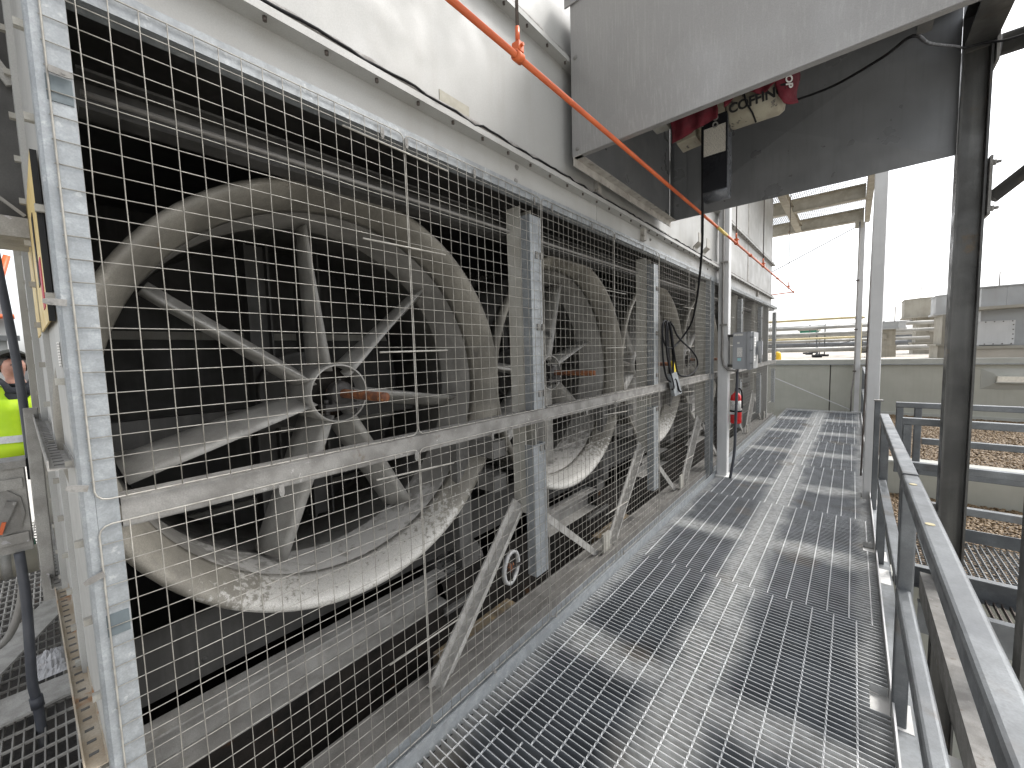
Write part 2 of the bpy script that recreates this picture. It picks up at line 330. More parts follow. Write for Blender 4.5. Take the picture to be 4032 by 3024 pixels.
def ibeam(w, h, tf=0.01, tw=0.007):
    return [(-w / 2, -h / 2), (w / 2, -h / 2), (w / 2, -h / 2 + tf), (tw / 2, -h / 2 + tf), (tw / 2, h / 2 - tf), (w / 2, h / 2 - tf), (w / 2, h / 2), (-w / 2, h / 2), (-w / 2, h / 2 - tf), (-tw / 2, h / 2 - tf), (-tw / 2, -h / 2 + tf), (-w / 2, -h / 2 + tf)]
def chan(w, h, t=0.006):   # web along b at a=0, flanges towards +a
    return [(0, -h / 2), (w, -h / 2), (w, -h / 2 + t), (t, -h / 2 + t), (t, h / 2 - t), (w, h / 2 - t), (w, h / 2), (0, h / 2)]
def smooth_pts(pts, n=6):
    """Catmull-Rom through the points"""
    P = [Vector(p) for p in pts]; P = [P[0] * 2 - P[1]] + P + [P[-1] * 2 - P[-2]]; out = []
    for i in range(1, len(P) - 2):
        a, b, c, d = P[i - 1], P[i], P[i + 1], P[i + 2]
        for k in range(n):
            t = k / n; out.append(0.5 * ((2 * b) + (c - a) * t + (2 * a - 5 * b + 4 * c - d) * t * t + (3 * b - a - 3 * c + d) * t ** 3))
    out.append(P[-2]); return out
def text_mesh(name, txt, size, material, parent, mtx, depth=0.001, bold=0.0):
    cu = bpy.data.curves.new(name, 'FONT'); cu.body = txt; cu.size = size; cu.extrude = depth; cu.offset = bold
    tmp = bpy.data.objects.new(name, cu); COL.objects.link(tmp)
    me = bpy.data.meshes.new_from_object(tmp.evaluated_get(bpy.context.evaluated_depsgraph_get()))
    bpy.data.objects.remove(tmp); me.transform(mtx); me.materials.clear(); me.materials.append(MATS[material])
    return link(name, me, parent)
def bolt(mb, p, ax, r=0.008, h=0.008, n=6):
    return mb.disc(p, ax, r, h, n)
ORD = ['first', 'second', 'third', 'fourth', 'fifth', 'sixth', 'seventh', 'eighth', 'ninth', 'tenth', 'eleventh', 'twelfth']

XF = -1.281            # plane of the mesh guard
BAY0, BAY = 0.081, 1.70
POST_R = [0.081, 1.78, 3.48, 5.18, 6.95, 8.65, 10.40]     # far edge of each guard post
FAN_Y = [0.868 + BAY * i for i in range(6)]
FAN_Z = 1.440

# ================================================================== GROUND AND LOWER LEVELS
MB().box(-9, 0.30, -6, 12.2, -2.62, -2.60).build('ground', 'dark_ground', kind='structure')
MB().box(0.30, 14, -6, 4.0, -2.11, -2.10).build('lower_roof', 'lower_roof', kind='structure')
MB().box(-60, 60, -60, 120, -4.02, -4.0).build('terrain', 'lower_roof', kind='structure')

# stepped gravel roofs on the right
t = thing('stepped_wall', 'pale olive retaining wall between the two gravel roofs beyond the handrail', 'wall', (1.5, 7.3, -2.1))
MB().box(0.30, 9, 7.30, 7.50, -0.60, -0.012).build('wall_face', 'parapet', t)
MB().box(0.30, 9, 7.27, 7.53, -0.012, 0.02).build('cap', 'parapet_cap', t)
t = thing('low_wall', 'pale olive wall under the cross platform, seen through the handrail', 'wall', (1.5, 4.0, -2.1))
MB().box(0.32, 9, 4.62, 4.80, -2.10, -0.44).build('wall_face', 'parapet', t)
MB().box(0.30, 9, 4.59, 4.83, -0.44, -0.41).build('cap', 'parapet_cap', t)
MB().box(0.33, 9, 7.50, 12.28, -0.08, -0.052).build('upper_gravel_roof', 'gravel_bed', kind='structure')
MB().box(0.33, 9, 4.80, 7.30, -0.47, -0.445).build('lower_gravel_roof', 'gravel_bed', kind='structure')
def pebbles(name, x0, x1, y0, y1, z, n, smin, smax):
    t_ = (1 + 5 ** .5) / 2
    iv = np.array([(-1, t_, 0), (1, t_, 0), (-1, -t_, 0), (1, -t_, 0), (0, -1, t_), (0, 1, t_), (0, -1, -t_), (0, 1, -t_), (t_, 0, -1), (t_, 0, 1), (-t_, 0, -1), (-t_, 0, 1)]) / 1.9
    fc = np.array([(0, 11, 5), (0, 5, 1), (0, 1, 7), (0, 7, 10), (0, 10, 11), (1, 5, 9), (5, 11, 4), (11, 10, 2), (10, 7, 6), (7, 1, 8), (3, 9, 4), (3, 4, 2), (3, 2, 6), (3, 6, 8), (3, 8, 9), (4, 9, 5), (2, 4, 11), (6, 2, 10), (8, 6, 7), (9, 8, 1)])
    c = np.stack([rng.uniform(x0, x1, n), rng.uniform(y0, y1, n), z + rng.uniform(0.0, 0.02, n)], 1)
    sc = rng.uniform(smin, smax, (n, 1)) * np.stack([rng.uniform(.8, 1.4, n), rng.uniform(.8, 1.4, n), rng.uniform(.5, .9, n)], 1)
    a = rng.uniform(0, 2 * PI, n); ca, sa = np.cos(a), np.sin(a)
    V = iv[None] * sc[:, None, :]; tilt = rng.uniform(-.5, .5, (n, 1))
    V[:, :, 2] += V[:, :, 0] * tilt
    X = V[:, :, 0] * ca[:, None] - V[:, :, 1] * sa[:, None]; Y = V[:, :, 0] * sa[:, None] + V[:, :, 1] * ca[:, None]
    V = np.stack([X, Y, V[:, :, 2]], 2) + c[:, None, :]
    Fs = (fc[None] + (np.arange(n) * 12)[:, None, None]).reshape(-1, 3)
    me = bpy.data.meshes.new(name); me.vertices.add(n * 12); me.vertices.foreach_set('co', V.reshape(-1))
    me.loops.add(len(Fs) * 3); me.loops.foreach_set('vertex_index', Fs.reshape(-1).astype(np.int32))
    me.polygons.add(len(Fs)); me.polygons.foreach_set('loop_start', np.arange(0, len(Fs) * 3, 3, dtype=np.int32))
    me.update(calc_edges=True); me.materials.append(MATS['pebble'])
    link(name, me, kind='stuff', label='brown and tan roof gravel ' + ('below the far parapet wall' if z > -0.3 else 'on the lower roof by the cross platform'), cat='gravel')
pebbles('gravel', 0.36, 3.3, 7.55, 12.26, -0.048, 26000, 0.012, 0.024)
pebbles('gravel', 0.36, 2.6, 4.84, 7.26, -0.44, 11000, 0.012, 0.022)

# ================================================================== COOLING TOWER SHELL
tw = thing('cooling_tower', 'long cream sheet-metal cooling tower wall above the row of fans', 'cooling tower', (-2.5, 5, -0.3))
seams = [0.02, 2.40, 4.75, 7.26, 9.66]
for a, b in zip(seams[:-1], seams[1:]):       # sheets of each storey
    MB().box(-1.33, -1.296, a + 0.002, b - 0.002, 2.40, 2.548).build('wall_panel', 'cream_panel', tw)
    MB().box(-1.33, -1.293, a + 0.002, b - 0.002, 2.602, 3.205).build('wall_panel', 'cream_panel', tw)
    MB().box(-1.33, -1.293, a + 0.002, b - 0.002, 3.262, 5.60).build('wall_panel', 'cream_panel', tw)
for y in seams[1:-1]:                         # lapped vertical seam strips with rivets
    mb = MB().box(-1.30, -1.2885, y - 0.035, y + 0.035, 2.606, 3.20).box(-1.30, -1.2885, y - 0.035, y + 0.035, 3.266, 5.6)
    for z in np.arange(2.64, 4.8, 0.075): bolt(mb, (-1.289, y + 0.012, z), (1, 0, 0), 0.006, 0.004)
    mb.build('seam_strip', 'tower_ledge' if y > 5 else 'cream_panel', tw)
for z, nm in ((2.575, 'ledge'), (3.233, 'ledge')):
    L = [(0, -0.026), (0.058, -0.026), (0.058, -0.021), (0.006, -0.021), (0.006, 0.026), (0, 0.026)]
    led = MB()
    led.add(*(lambda: ([], []))())
    # ledge angle: flat foot sticking out 50 mm, turned-up lip
    led.box(-1.296, -1.240, 0.0, 9.70, z - 0.030, z - 0.006)
    lo = led.build(nm, 'cream_panel', tw)
    MB().box(-1.296, -1.270, 0.0, 9.70, z - 0.006, z + 0.027).build('ledge_back', 'seal_strip', tw)
    mb = MB(); pts = []
    for i, y in enumerate(np.arange(0.0, 9.7, 0.06)):
        pts.append((-1.262 + rng.normal(0, .002), y, z + 0.008 + rng.normal(0, .002)))
    mb.tube(pts, [0.013 + rng.uniform(0, .005) for _ in pts], 6).build('sealant_bead', 'seal_strip', lo)
    mb = MB()
    for y in np.arange(0.12, 9.6, 0.17): bolt(mb, (-1.256, y, z - 0.030), (0, 0, -1), 0.006, 0.012)
    mb.build('bolt_row', 'steel_rod', lo, kind='stuff')
# black cable lying along the lower ledge
MB().tube([(-1.243 + rng.normal(0, .0015), y, 2.578 + rng.normal(0, .004)) for y in np.arange(0.0, 5.0, 0.05)], 0.0045, 6).build('cable', 'rubber', tw)
for y in (2.36, 3.10, 8.0):                   # small joint covers under the hood
    MB().box(-1.296, -1.262, y, y + 0.045, 2.60 if y < 3 else 2.455, 2.72 if y < 3 else 2.546).build('joint_cover', 'tower_ledge', tw)
MB().box(-1.294, -1.2905, 1.105, 1.268, 2.604, 2.668).build('patch', 'tag_yellow', tw)
MATS['patch_tan'] = mat('patch_tan', (0.33, 0.31, 0.25), (0.28, 0.265, 0.21), 30, 0.6)
bpy.data.objects['patch'].data.materials[0] = MATS['patch_tan']
mb = MB()
for y, z in ((1.588, 2.521), (1.579, 2.453), (3.3, 2.50), (5.0, 2.50)): mb.lathe([(0.0, 0.010), (0.006, 0.010), (0.010, 0.004), (0.014, 0.0)], (-1.296, y, z), (1, 0, 0), 10)
mb.build('washer_bolts', 'galv_worn', tw, kind='stuff')
for y in (4.33, 4.62):                        # bent lifting brackets on the lower ledge
    MB().ext([(0, 0), (0.006, 0), (0.006, 0.07), (0.055, 0.11), (0.055, 0.20), (0.049, 0.20), (0.049, 0.115), (0, 0.076)], (-1.26, y, 2.552), (-1.26, y + 0.13, 2.552), (1, 0, 0)).build('bracket', 'frame_cream', tw)
# flip the bracket profile so that it rises (profile b axis points down for this direction)
for o in [o for o in tw.children if o.name.startswith('bracket')]:
    for v in o.data.vertices: v.co.z = 2 * 2.552 - v.co.z if v.co.z < 2.552 else v.co.z
    o.data.update()
# end walls, ceiling and rear of the plenum
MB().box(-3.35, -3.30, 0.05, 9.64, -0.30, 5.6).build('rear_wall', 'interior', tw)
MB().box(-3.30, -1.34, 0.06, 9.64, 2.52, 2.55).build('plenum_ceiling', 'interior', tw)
MB().box(-3.30, -1.33, 9.58, 9.64, -0.3, 5.6).build('end_wall', 'cream_panel', tw)
for z in (0.55, 1.05, 1.75):
    MB().box(-3.298, -3.27, 0.1, 9.5, z, z + 0.05).build('wall_rib', 'frame_cream', tw)
MB().box(-3.30, -1.33, 9.645, 10.38, 2.36, 2.40).build('end_roof', 'galv', tw)
MB().box(-3.30, -1.30, 0.0, 10.40, -0.34, -0.30).build('pit_floor', 'pit', tw)
mb = MB()
for k in range(7):
    x = rng.uniform(-2.3, -1.5)
mb.tube([(-1.62, 0.1, -0.22), (-1.60, 3, -0.23), (-1.66, 10.2, -0.22)], 0.045, 8).tube([(-1.95, 0.1, -0.20), (-1.98, 10.2, -0.21)], 0.06, 8)
mb.build('basin_pipe', 'rust', tw)
# basin beam below the fans, the sheet above it and the sill curb under the guard
for ya, yb in ((0.06, 1.33), (2.30, 3.02), (4.0, 4.75), (5.7, 6.45), (7.4, 8.15), (9.1, 9.6)):
    MB().ext(chan(-0.09, 0.165, 0.008), (-1.75, ya, 0.325), (-1.75, yb, 0.325), (-1, 0, 0)).build('basin_beam', 'curb', tw)
mb = MB().box(-1.86, -1.84, 0.06, 9.6, 0.41, 0.66)
for y in np.arange(0.3, 9.5, 0.21): mb.lathe([(0, 0.006), (0.008, 0.006), (0.012, 0.0)], (-1.84, y, 0.475), (1, 0, 0), 8)
mb.build('apron_sheet', 'interior', tw)
MB().box(-1.86, -1.84, 0.06, 9.6, -0.3, 0.24).build('basin_wall', 'pit', tw)
MB().box(-1.50, -1.318, 0.09, 10.38, 0.045, 0.105).box(-1.335, -1.318, 0.09, 10.38, 0.105, 0.128).box(-1.50, -1.485, 0.09, 10.38, -0.1, 0.045).build('sill_curb', 'sill', tw)
# header inside the opening
MB().ext(chan(0.07, 0.10, 0.007), (-1.56, 0.1, 2.30), (-1.56, 9.6, 2.30), (1, 0, 0)).build('header_channel', 'interior', tw)
MB().tube([(-1.44, 0.1, 2.262), (-1.44, 9.5, 2.268)], 0.008, 6).build('header_conduit', 'conduit_grey', tw)
# inner columns, motor shelves and diagonal braces at each post
for i, y in enumerate(POST_R[1:6]):
    c = y - 0.045 if i != 2 else y - 0.02
    MB().ext(chan(0.09, 0.10, 0.008), (-1.455, c, 0.70), (-1.455, c, 2.38), (1, 0, 0)).build('column', 'column_cream', tw)
    MB().bar((-1.41, c - 0.07, 0.76), (-1.405, c - 0.70, 0.08), 0.105, 0.010, (0, 1, 1)).bar((-1.385, c - 0.118, 0.733), (-1.38, c - 0.755, 0.05), 0.010, 0.060, (0, 1, 1)).build('brace', 'brace', tw)
    MB().bar((-1.41, c + 0.10, 0.66), (-1.40, c + 0.86, 0.05), 0.045, 0.010, (0, 1, -1)).build('brace', 'brace', tw)
    for z0 in (1.03, 0.84):
        MB().box(-1.72, -1.47, c - 0.20, c - 0.10, z0, z0 + 0.09).build('shelf_bracket', 'motor_grey', tw)
    MB().box(-1.72, -1.66, c - 0.30, c - 0.20, 0.45, 1.12).build('hanger', 'motor_grey', tw)
    MB().box(-1.36, -1.345, c + 0.80, c + 0.90, 0.06, 0.26).build('lifting_lug', 'frame_cream', tw)
    if i in (0, 1):
        MB().box(-1.66, -1.50, c - 0.52, c + 0.08, -0.02 - 0.05, 0.02).build('plank', 'wood', tw)
# small lug hole marks
# end face (slightly out of square, runs away from the corner post)
def ey(x, off=0.0): return 0.020 - 0.0315 * (-1.31 - x) + off     # y of the end face at x
def endquad(mb, xa, xb, z0, z1, off, th=0.004):
    a, b = ey(xa, off), ey(xb, off)
    return mb.add([(xa, a, z0), (xb, b, z0), (xb, b, z1), (xa, a, z1), (xa, a + th, z0), (xb, b + th, z0), (xb, b + th, z1), (xa, a + th, z1)],
                  [(0, 3, 2, 1), (4, 5, 6, 7), (0, 1, 5, 4), (1, 2, 6, 5), (2, 3, 7, 6), (3, 0, 4, 7)])
endquad(MB(), -1.30, -4.2, -0.3, 3.6, 0.0, 0.02).build('end_sheet', 'cream_panel', tw)
endquad(MB(), -1.75, -1.83, -0.3, 3.6, -0.012, 0.012).build('end_rib', 'cream_panel', tw)
endquad(MB(), -2.55, -2.66, -0.3, 3.6, -0.018, 0.018).build('end_rib', 'cream_panel', tw)
endquad(MB(), -3.6, -3.75, -0.3, 3.6, -0.03, 0.03).build('end_rib', 'frame_cream', tw)
for x in (-1.325, -1.79, -2.6, -3.66):
    mb = MB()
    for z in np.arange(0.45, 2.6, 0.115 if x < -1.5 else 0.185):
        yy = ey(x, -0.012 if x > -1.5 else -0.022); mb.box(x - 0.008, x + 0.008, yy - 0.002, yy + 0.014, z, z + 0.015)
    mb.build('bolt_row', 'frame_cream', tw, kind='stuff')

# ================================================================== FANS
def ring_mesh():
    pr = [(0.862, 0.05), (0.871, 0.034), (0.873, 0.016), (0.867, 0.001), (0.856, -0.006), (0.842, -0.002), (0.826, 0.012), (0.808, 0.040), (0.794, 0.08), (0.784, 0.12), (0.780, 0.155), (0.788, 0.155), (0.794, 0.12), (0.806, 0.085), (0.824, 0.058), (0.845, 0.05)]
    return MB().lathe([(r, -a) for r, a in pr], (0, 0, 0), (1, 0, 0), 96, closed=True)
RING = None
def blade_mb():
    mb = MB(); st = []
    prof = [(1.0, 0.0), (0.82, 0.055), (0.55, 0.115), (0.25, 0.13), (0.06, 0.07), (0.0, 0.0), (0.08, -0.05), (0.4, -0.075), (0.75, -0.03)]
    n = len(prof); vs = []; K = 8
    for k in range(K + 1):
        s_ = k / K; r = 0.105 + s_ * 0.658; ch = 0.29 - 0.07 * s_; if_ = 1
        pit = math.radians(84 - 12 * s_)
        for a, b in prof:
            c = (a - 0.5) * ch; h = -b * ch * 1.25
            # chord in the tangential(y')/axial(x) plane
            ty = c * math.cos(pit) - h * math.sin(pit); tx = c * math.sin(pit) + h * math.cos(pit)
            vs.append((tx, -ty, r))
    fs = [(k * n + i, k * n + (i + 1) % n, (k + 1) * n + (i + 1) % n, (k + 1) * n + i) for k in range(K) for i in range(n)]
    fs += [tuple(reversed(range(n))), tuple(range(K * n, K * n + n))]
    return mb.add(vs, fs, True)
BLADE = None
fan_marks = ['nearest the corner post, its rusty shaft aimed at the walkway', 'second from the near corner, behind the first galvanized post',
             'third from the near corner, behind the coiled black cable', 'fourth from the near corner, mostly behind the white post',
             'fifth from the near corner, behind the far mesh', 'sixth and farthest, at the far end of the guard']
PH = [42, 68, 15, 30, 55, 5]
meshes = {}
for i, yc in enumerate(FAN_Y):
    if i == 5: continue                    # the last bay is the louvred end bay; no fan shows there
    f = thing('axial_fan', 'grey bell-mouthed axial fan ' + fan_marks[i], 'fan', (-1.60, yc, FAN_Z - 0.86), 'axial fans along the cooling tower')
    f_loc = (0, 0, 0.86)
    def put(name, key, mk, mname, loc=f_loc, rot=(0, 0, 0)):
        if key not in meshes: 
            o = mk().build(name, mname, f, loc=loc, rot=rot); meshes[key] = o.data; return o
        return link(name, meshes[key], f, loc=loc, rot=rot)
    put('bell_mouth', 'ring', ring_mesh, 'fan_ring', rot=(0.3 * i, 0, 0))
    def throat():
        mb = MB().lathe([(0.7805, -0.1555), (0.7835, -0.157), (0.7835, -0.162), (0.7805, -0.1635), (0.779, -0.40), (0.774, -0.405), (0.774, -0.42), (0.779, -0.425), (0.779, -0.95), (0.795, -0.95), (0.795, -0.151)], (0, 0, 0), (1, 0, 0), 96)
        mb.lathe([(0.795, -0.62), (0.83, -0.62), (0.83, -0.64), (0.795, -0.64)], (0, 0, 0), (1, 0, 0), 64); return mb
    put('throat', 'throat', throat, 'fan_throat')
    hx = -0.20
    put('hub', 'hub', lambda: MB().lathe([(0.128, hx), (0.135, hx), (0.136, hx - 0.06), (0.142, hx - 0.24), (0.135, hx - 0.25), (0.03, hx - 0.25), (0.03, hx - 0.235), (0.126, hx - 0.23), (0.128, hx)], (0, 0, 0), (1, 0, 0), 40), 'blade')
    put('hub_shade_disc', 'shade_disc', lambda: MB().lathe([(0.02, hx - 0.10), (0.1262, hx - 0.10), (0.1262, hx - 0.11), (0.02, hx - 0.11)], (0, 0, 0), (1, 0, 0), 32, closed=True), 'pit')  # dark disc added so the open hub looks shaded black inside
    for k in range(7):
        th = math.radians(PH[i] + 360 / 7 * k)
        # blade mesh points along +z; turn it about the fan axis so that it points at angle th (from +y towards +z)
        b_ = put('blade', 'blade', blade_mb, 'blade', loc=(-0.36, 0, 0.86), rot=(th - PI / 2, 0, 0))
    put('shaft', 'shaft', lambda: MB().lathe([(0.0, 0.185), (0.017, 0.185), (0.020, 0.18), (0.020, -0.75), (0, -0.75)], (0, 0, 0), (1, 0, 0), 16), 'rust')
    def bearing():
        mb = MB().lathe([(0.022, -0.16), (0.05, -0.165), (0.056, -0.18), (0.056, -0.225), (0.05, -0.24), (0.022, -0.245)], (0, 0, 0), (1, 0, 0), 20)
        mb.box(-0.24, -0.165, -0.085, 0.085, -0.075, -0.045).box(-0.23, -0.175, -0.05, 0.05, -0.05, 0.0)
        for s_ in (-1, 1): mb.disc((-0.20, s_ * 0.065, -0.045), (0, 0, 1), 0.012, 0.02, 6).disc((-0.20, s_ * 0.065, -0.095), (0, 0, 1), 0.012, 0.02, 6)
        mb.disc((-0.20, 0, 0.056), (0, 0, 1), 0.008, 0.012, 8)
        return mb
    put('bearing', 'bearing', bearing, 'bearing_dark')
    def supports(k):
        mb = MB()
        if k == 0: mb.ext(ibeam(0.10, 0.11), (-0.80, -0.13, -0.76), (-0.80, -0.13, 0.76), (1, 0, 0))
        elif k == 1: mb.ext(ibeam(0.10, 0.11), (-0.80, 0.13, -0.76), (-0.80, 0.13, 0.76), (1, 0, 0))
        elif k == 2: mb.ext(chan(0.06, 0.12), (-0.72, -0.76, -0.14), (-0.72, 0.76, -0.14), (-1, 0, 0))
        elif k == 3: mb.bar((-0.70, -0.12, 0.06), (-0.70, -0.70, 0.36), 0.09, 0.012, (1, 0, 0))
        elif k == 4: mb.bar((-0.70, 0.10, -0.20), (-0.70, 0.50, -0.58), 0.09, 0.012, (1, 0, 0))
        return mb
    put('sheave', 'sheave', lambda: MB().lathe([(0.03, -0.62), (0.06, -0.60), (0.07, -0.63), (0.17, -0.64), (0.20, -0.60), (0.20, -0.69), (0.17, -0.66), (0.03, -0.67)], (0, 0, 0), (1, 0, 0), 40), 'interior')
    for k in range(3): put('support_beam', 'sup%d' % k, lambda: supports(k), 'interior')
# motors and pulleys below the fans, at the first two posts
for i, y in enumerate((1.62, 3.32)):
    mo = thing('fan_motor', ('ribbed grey electric motor behind the long diagonal brace in the first bay', 'ribbed grey electric motor behind the diagonal brace at the second post')[i], 'motor', (-2.0, y, 0.0), 'fan motors')
    mb = MB().lathe([(0, 0.20), (0.10, 0.19), (0.115, 0.17), (0.115, -0.17), (0.10, -0.19), (0, -0.20)], (-1.98, y + 0.02, 0.22), (0, 1, 0), 24)
    mb.build('motor_body', 'motor_grey', mo)
    fin = MB()
    for k in range(26):
        a = 2 * PI * k / 26; d = Vector((math.cos(a), 0, math.sin(a))); p0 = Vector((-1.98, y + 0.02, 0.22))
        tq = Vector((-d.z, 0, d.x)) * 0.003
        q = [p0 + d * 0.11 - tq, p0 + d * 0.11 + tq, p0 + d * 0.138 + tq, p0 + d * 0.138 - tq]
        fin.add([v + Vector((0, -0.155, 0)) for v in q] + [v + Vector((0, 0.155, 0)) for v in q], [(0, 1, 2, 3), (7, 6, 5, 4), (0, 4, 5, 1), (1, 5, 6, 2), (2, 6, 7, 3), (3, 7, 4, 0)])
    fin.build('cooling_fins', 'motor_grey', mo, kind='stuff')
    MB().box(-1.92, -1.80, y - 0.05, y + 0.09, 0.28, 0.40).build('terminal_box', 'motor_grey', mo)
    MB().box(-2.12, -1.82, y - 0.18, y + 0.22, 0.03, 0.07).build('base_plate', 'motor_grey', mo)
    pu = thing('belt_pulley', ('white rimmed red-hubbed pulley beside the lower galvanized post sleeve', 'white rimmed pulley beyond the second post')[i], 'pulley', (-1.72, y + 0.28, 0.2), 'belt pulleys')
    MB().lathe([(0.088, -0.012), (0.105, -0.012), (0.105, 0.012), (0.088, 0.012)], (-1.62, y + 0.20, 0.24), (1, 0.25, 0), 32, closed=True).build('rim', 'white_paint', pu)
    MB().lathe([(0.0, 0.01), (0.03, 0.008), (0.03, -0.03), (0, -0.03)], (-1.62, y + 0.20, 0.24), (1, 0.25, 0), 20).build('pulley_hub', 'rust', pu)
    MB().bar((-1.62, y + 0.20, 0.15), (-1.62, y + 0.20, 0.33), 0.02, 0.012).bar((-1.64, y + 0.12, 0.24), (-1.60, y + 0.28, 0.24), 0.012, 0.02, (0, 0, 1)).build('spokes', 'bearing_dark', pu)

# ================================================================== MESH GUARD
gf = thing('guard_frame', 'galvanized steel frame of posts and rails holding the mesh screens', 'fence', (-1.3, 5, 0))
# corner post: rounded nose, flat face, return
pr = [(-0.283, 0.0)]
MB().box(-1.318, -1.2855, 0.044, 0.081, 0.02, 2.44).build('corner_post', 'galv', gf)
MB().ext([(0, 0), (0.014, 0.002), (0.021, 0.008), (0.022, 0.024), (0, 0.024)], (-1.306, 0.0195, 0.02), (-1.306, 0.0195, 2.44), (1, 0, 0)).build('post_nose', 'galv', gf)
for v in [o for o in gf.children if o.name == 'post_nose'][0].data.vertices: pass
MB().box(-1.345, -1.3185, 0.070, 0.0835, 0.02, 2.42).build('post_return', 'frame_cream', gf)
for z in (2.155, 0.975):
    fr = MB().box(-1.2855, -1.2835, 0.040, 0.078, z, z + 0.052).build('slot', 'slot_dark', gf)
# top rail: angle with bright underside
MB().box(-1.2925, -1.2865, 0.05, 10.42, 2.388, 2.442).box(-1.34, -1.2925, 0.05, 10.42, 2.388, 2.394).build('top_rail', 'galv', gf)
# mid rail
MB().box(-1.365, -1.2885, 0.084, 10.40, 1.268, 1.288).box(-1.2945, -1.2885, 0.084, 10.40, 1.222, 1.268).box(-1.345, -1.2945, 0.084, 10.40, 1.218, 1.224).build('mid_rail', 'galv_worn', gf)
# bottom rail
MB().box(-1.276, -1.270, 0.05, 10.42, -0.03, 0.055).box(-1.316, -1.276, 0.05, 10.42, 0.012, 0.018).box(-1.3165, -1.311, 0.05, 10.42, 0.018, 0.075).build('bottom_rail', 'galv', gf)
for i, y in enumerate(POST_R[1:]):
    a = y - 0.10
    if i == 2:
        for y0, y1 in ((5.085, 5.135), (5.205, 5.255)):
            MB().ext(chan(0.05, y1 - y0, 0.005), (-1.334, (y0 + y1) / 2, 0.02), (-1.334, (y0 + y1) / 2, 2.42), (1, 0, 0)).build('gate_post', 'galv', gf)
        continue
    MB().box(-1.354, -1.2945, a, a + 0.005, 1.29, 2.32).box(-1.2995, -1.2945, a + 0.005, y - 0.005, 1.29, 2.32).box(-1.354, -1.2945, y - 0.005, y, 1.29, 2.32).build('post_sleeve', 'galv', gf)
    MB().box(-1.354, -1.2945, a - 0.015, a - 0.010, 0.36, 1.10).box(-1.2995, -1.2945, a - 0.010, y - 0.005, 0.36, 1.10).box(-1.354, -1.2945, y - 0.005, y, 0.36, 1.10).build('post_sleeve', 'galv', gf)
    mb = MB()
    for z in (2.10, 1.72, 1.36, 1.06):
        for d in (-0.03, 0.012): mb.box(-1.2945, -1.286, y - 0.03 + d, y - 0.012 + d, z, z + 0.035)
    mb.build('latch_clips', 'galv_worn', gf, kind='stuff')
# clip tabs and rivets along top, mid rails and corner post
def tab(mb, y, z, ang, ln=0.034, w=0.014, x=-1.276):
    c, s_ = math.cos(ang), math.sin(ang); pr = [(-w / 2, 0), (w / 2, 0), (w / 2, ln * .75), (w * .3, ln), (-w * .3, ln), (-w / 2, ln * .75)]
    mb.add([(x, y + a * c - b * s_, z + a * s_ + b * c) for a, b in pr] + [(x + .003, y + a * c - b * s_, z + a * s_ + b * c) for a, b in pr],
           [(5, 4, 3, 2, 1, 0), (6, 7, 8, 9, 10, 11)] + [(i, (i + 1) % 6, 6 + (i + 1) % 6, 6 + i) for i in range(6)])
    mb.disc((x + .003, y - ln * .62 * s_, z + ln * .62 * c), (1, 0, 0), 0.0035, 0.0012, 8)
tabs = [(0.046, 2.215, -1.65), (0.035, 1.735, 1.5), (0.035, 1.33, 1.3), (0.045, 1.13, 1.9)] + [(y, 2.402, PI) for y in (0.823, 0.923, 1.271, 1.70, 1.86, 2.3, 2.62, 3.1, 3.38, 3.6, 4.2, 4.8)] + [(y, 1.232, PI) for y in (0.42, 0.90, 1.33, 2.2, 2.62, 3.05, 4.2)] + [(1.30, 0.05, 0.5), (1.82, 0.05, 0.4), (2.72, 0.06, 0.4)]
for y, z, a in tabs:
    mb = MB(); tab(mb, y, z, a); mb.build('clip_tab', 'galv_worn', gf)

def wire_panel(y0, y1, z0, z1, label, single, rods, phase=0.0):
    t = thing('mesh_panel', label, 'mesh screen', (XF, (y0 + y1) / 2, z0), 'wire mesh screens of the guard')
    x = -1.2805; cr = 0.022; mb = MB(); pts = []
    for cy, cz, a0 in ((y1 - cr, z1 - cr, 0), (y0 + cr, z1 - cr, 90), (y0 + cr, z0 + cr, 180), (y1 - cr, z0 + cr, 270)):
        for k in range(4): a = math.radians(a0 + 30 * k); pts.append((x, cy + cr * math.cos(a), cz + cr * math.sin(a)))
    pts.append(pts[0]); mb.tube(pts, 0.0019, 6, caps=False); mb.build('border_wire', 'wire', t)
    ys = np.arange(y0 + 0.051, y1 - 0.012, 0.051); zs = np.arange(z0 + 0.045, z1 - 0.012, 0.049)
    def jit(p0, p1, ax, n=5):
        out = []
        for k in range(n + 1):
            s_ = k / n; p = [p0[j] + (p1[j] - p0[j]) * s_ for j in range(3)]
            if 0 < k < n: p[0] += rng.normal(0, .0008); p[ax] += rng.normal(0, .0010)
            out.append(tuple(p))
        return out
    if single:
        for y in ys: MB().tube(jit((x + 0.0016, y, z0), (x + 0.0016, y, z1), 1), 0.0012, 5).build('wire', 'wire_vertical', t)
        for z in zs: MB().tube(jit((x - 0.0016, y0 - 0.004, z), (x - 0.0016, y1 + 0.004, z), 2), 0.0012, 5).build('wire', 'wire', t)
    else:
        mb = MB()
        for y in ys: mb.tube([(x + 0.0016, y, z0), (x + 0.0016, y, z1)], 0.00095, 4)
        mb.build('vertical_wires', 'wire_vertical', t, kind='stuff'); mb = MB()
        for z in zs: mb.tube([(x - 0.0016, y0, z), (x - 0.0016, y1, z)], 0.00095, 4)
        mb.build('horizontal_wires', 'wire', t, kind='stuff')
    for ya, yb, z, dz in rods:
        MB().tube([(x + 0.006, ya, z), (x + 0.006, yb, z + dz)], 0.0034, 6).build('tie_rod', 'wire', t)
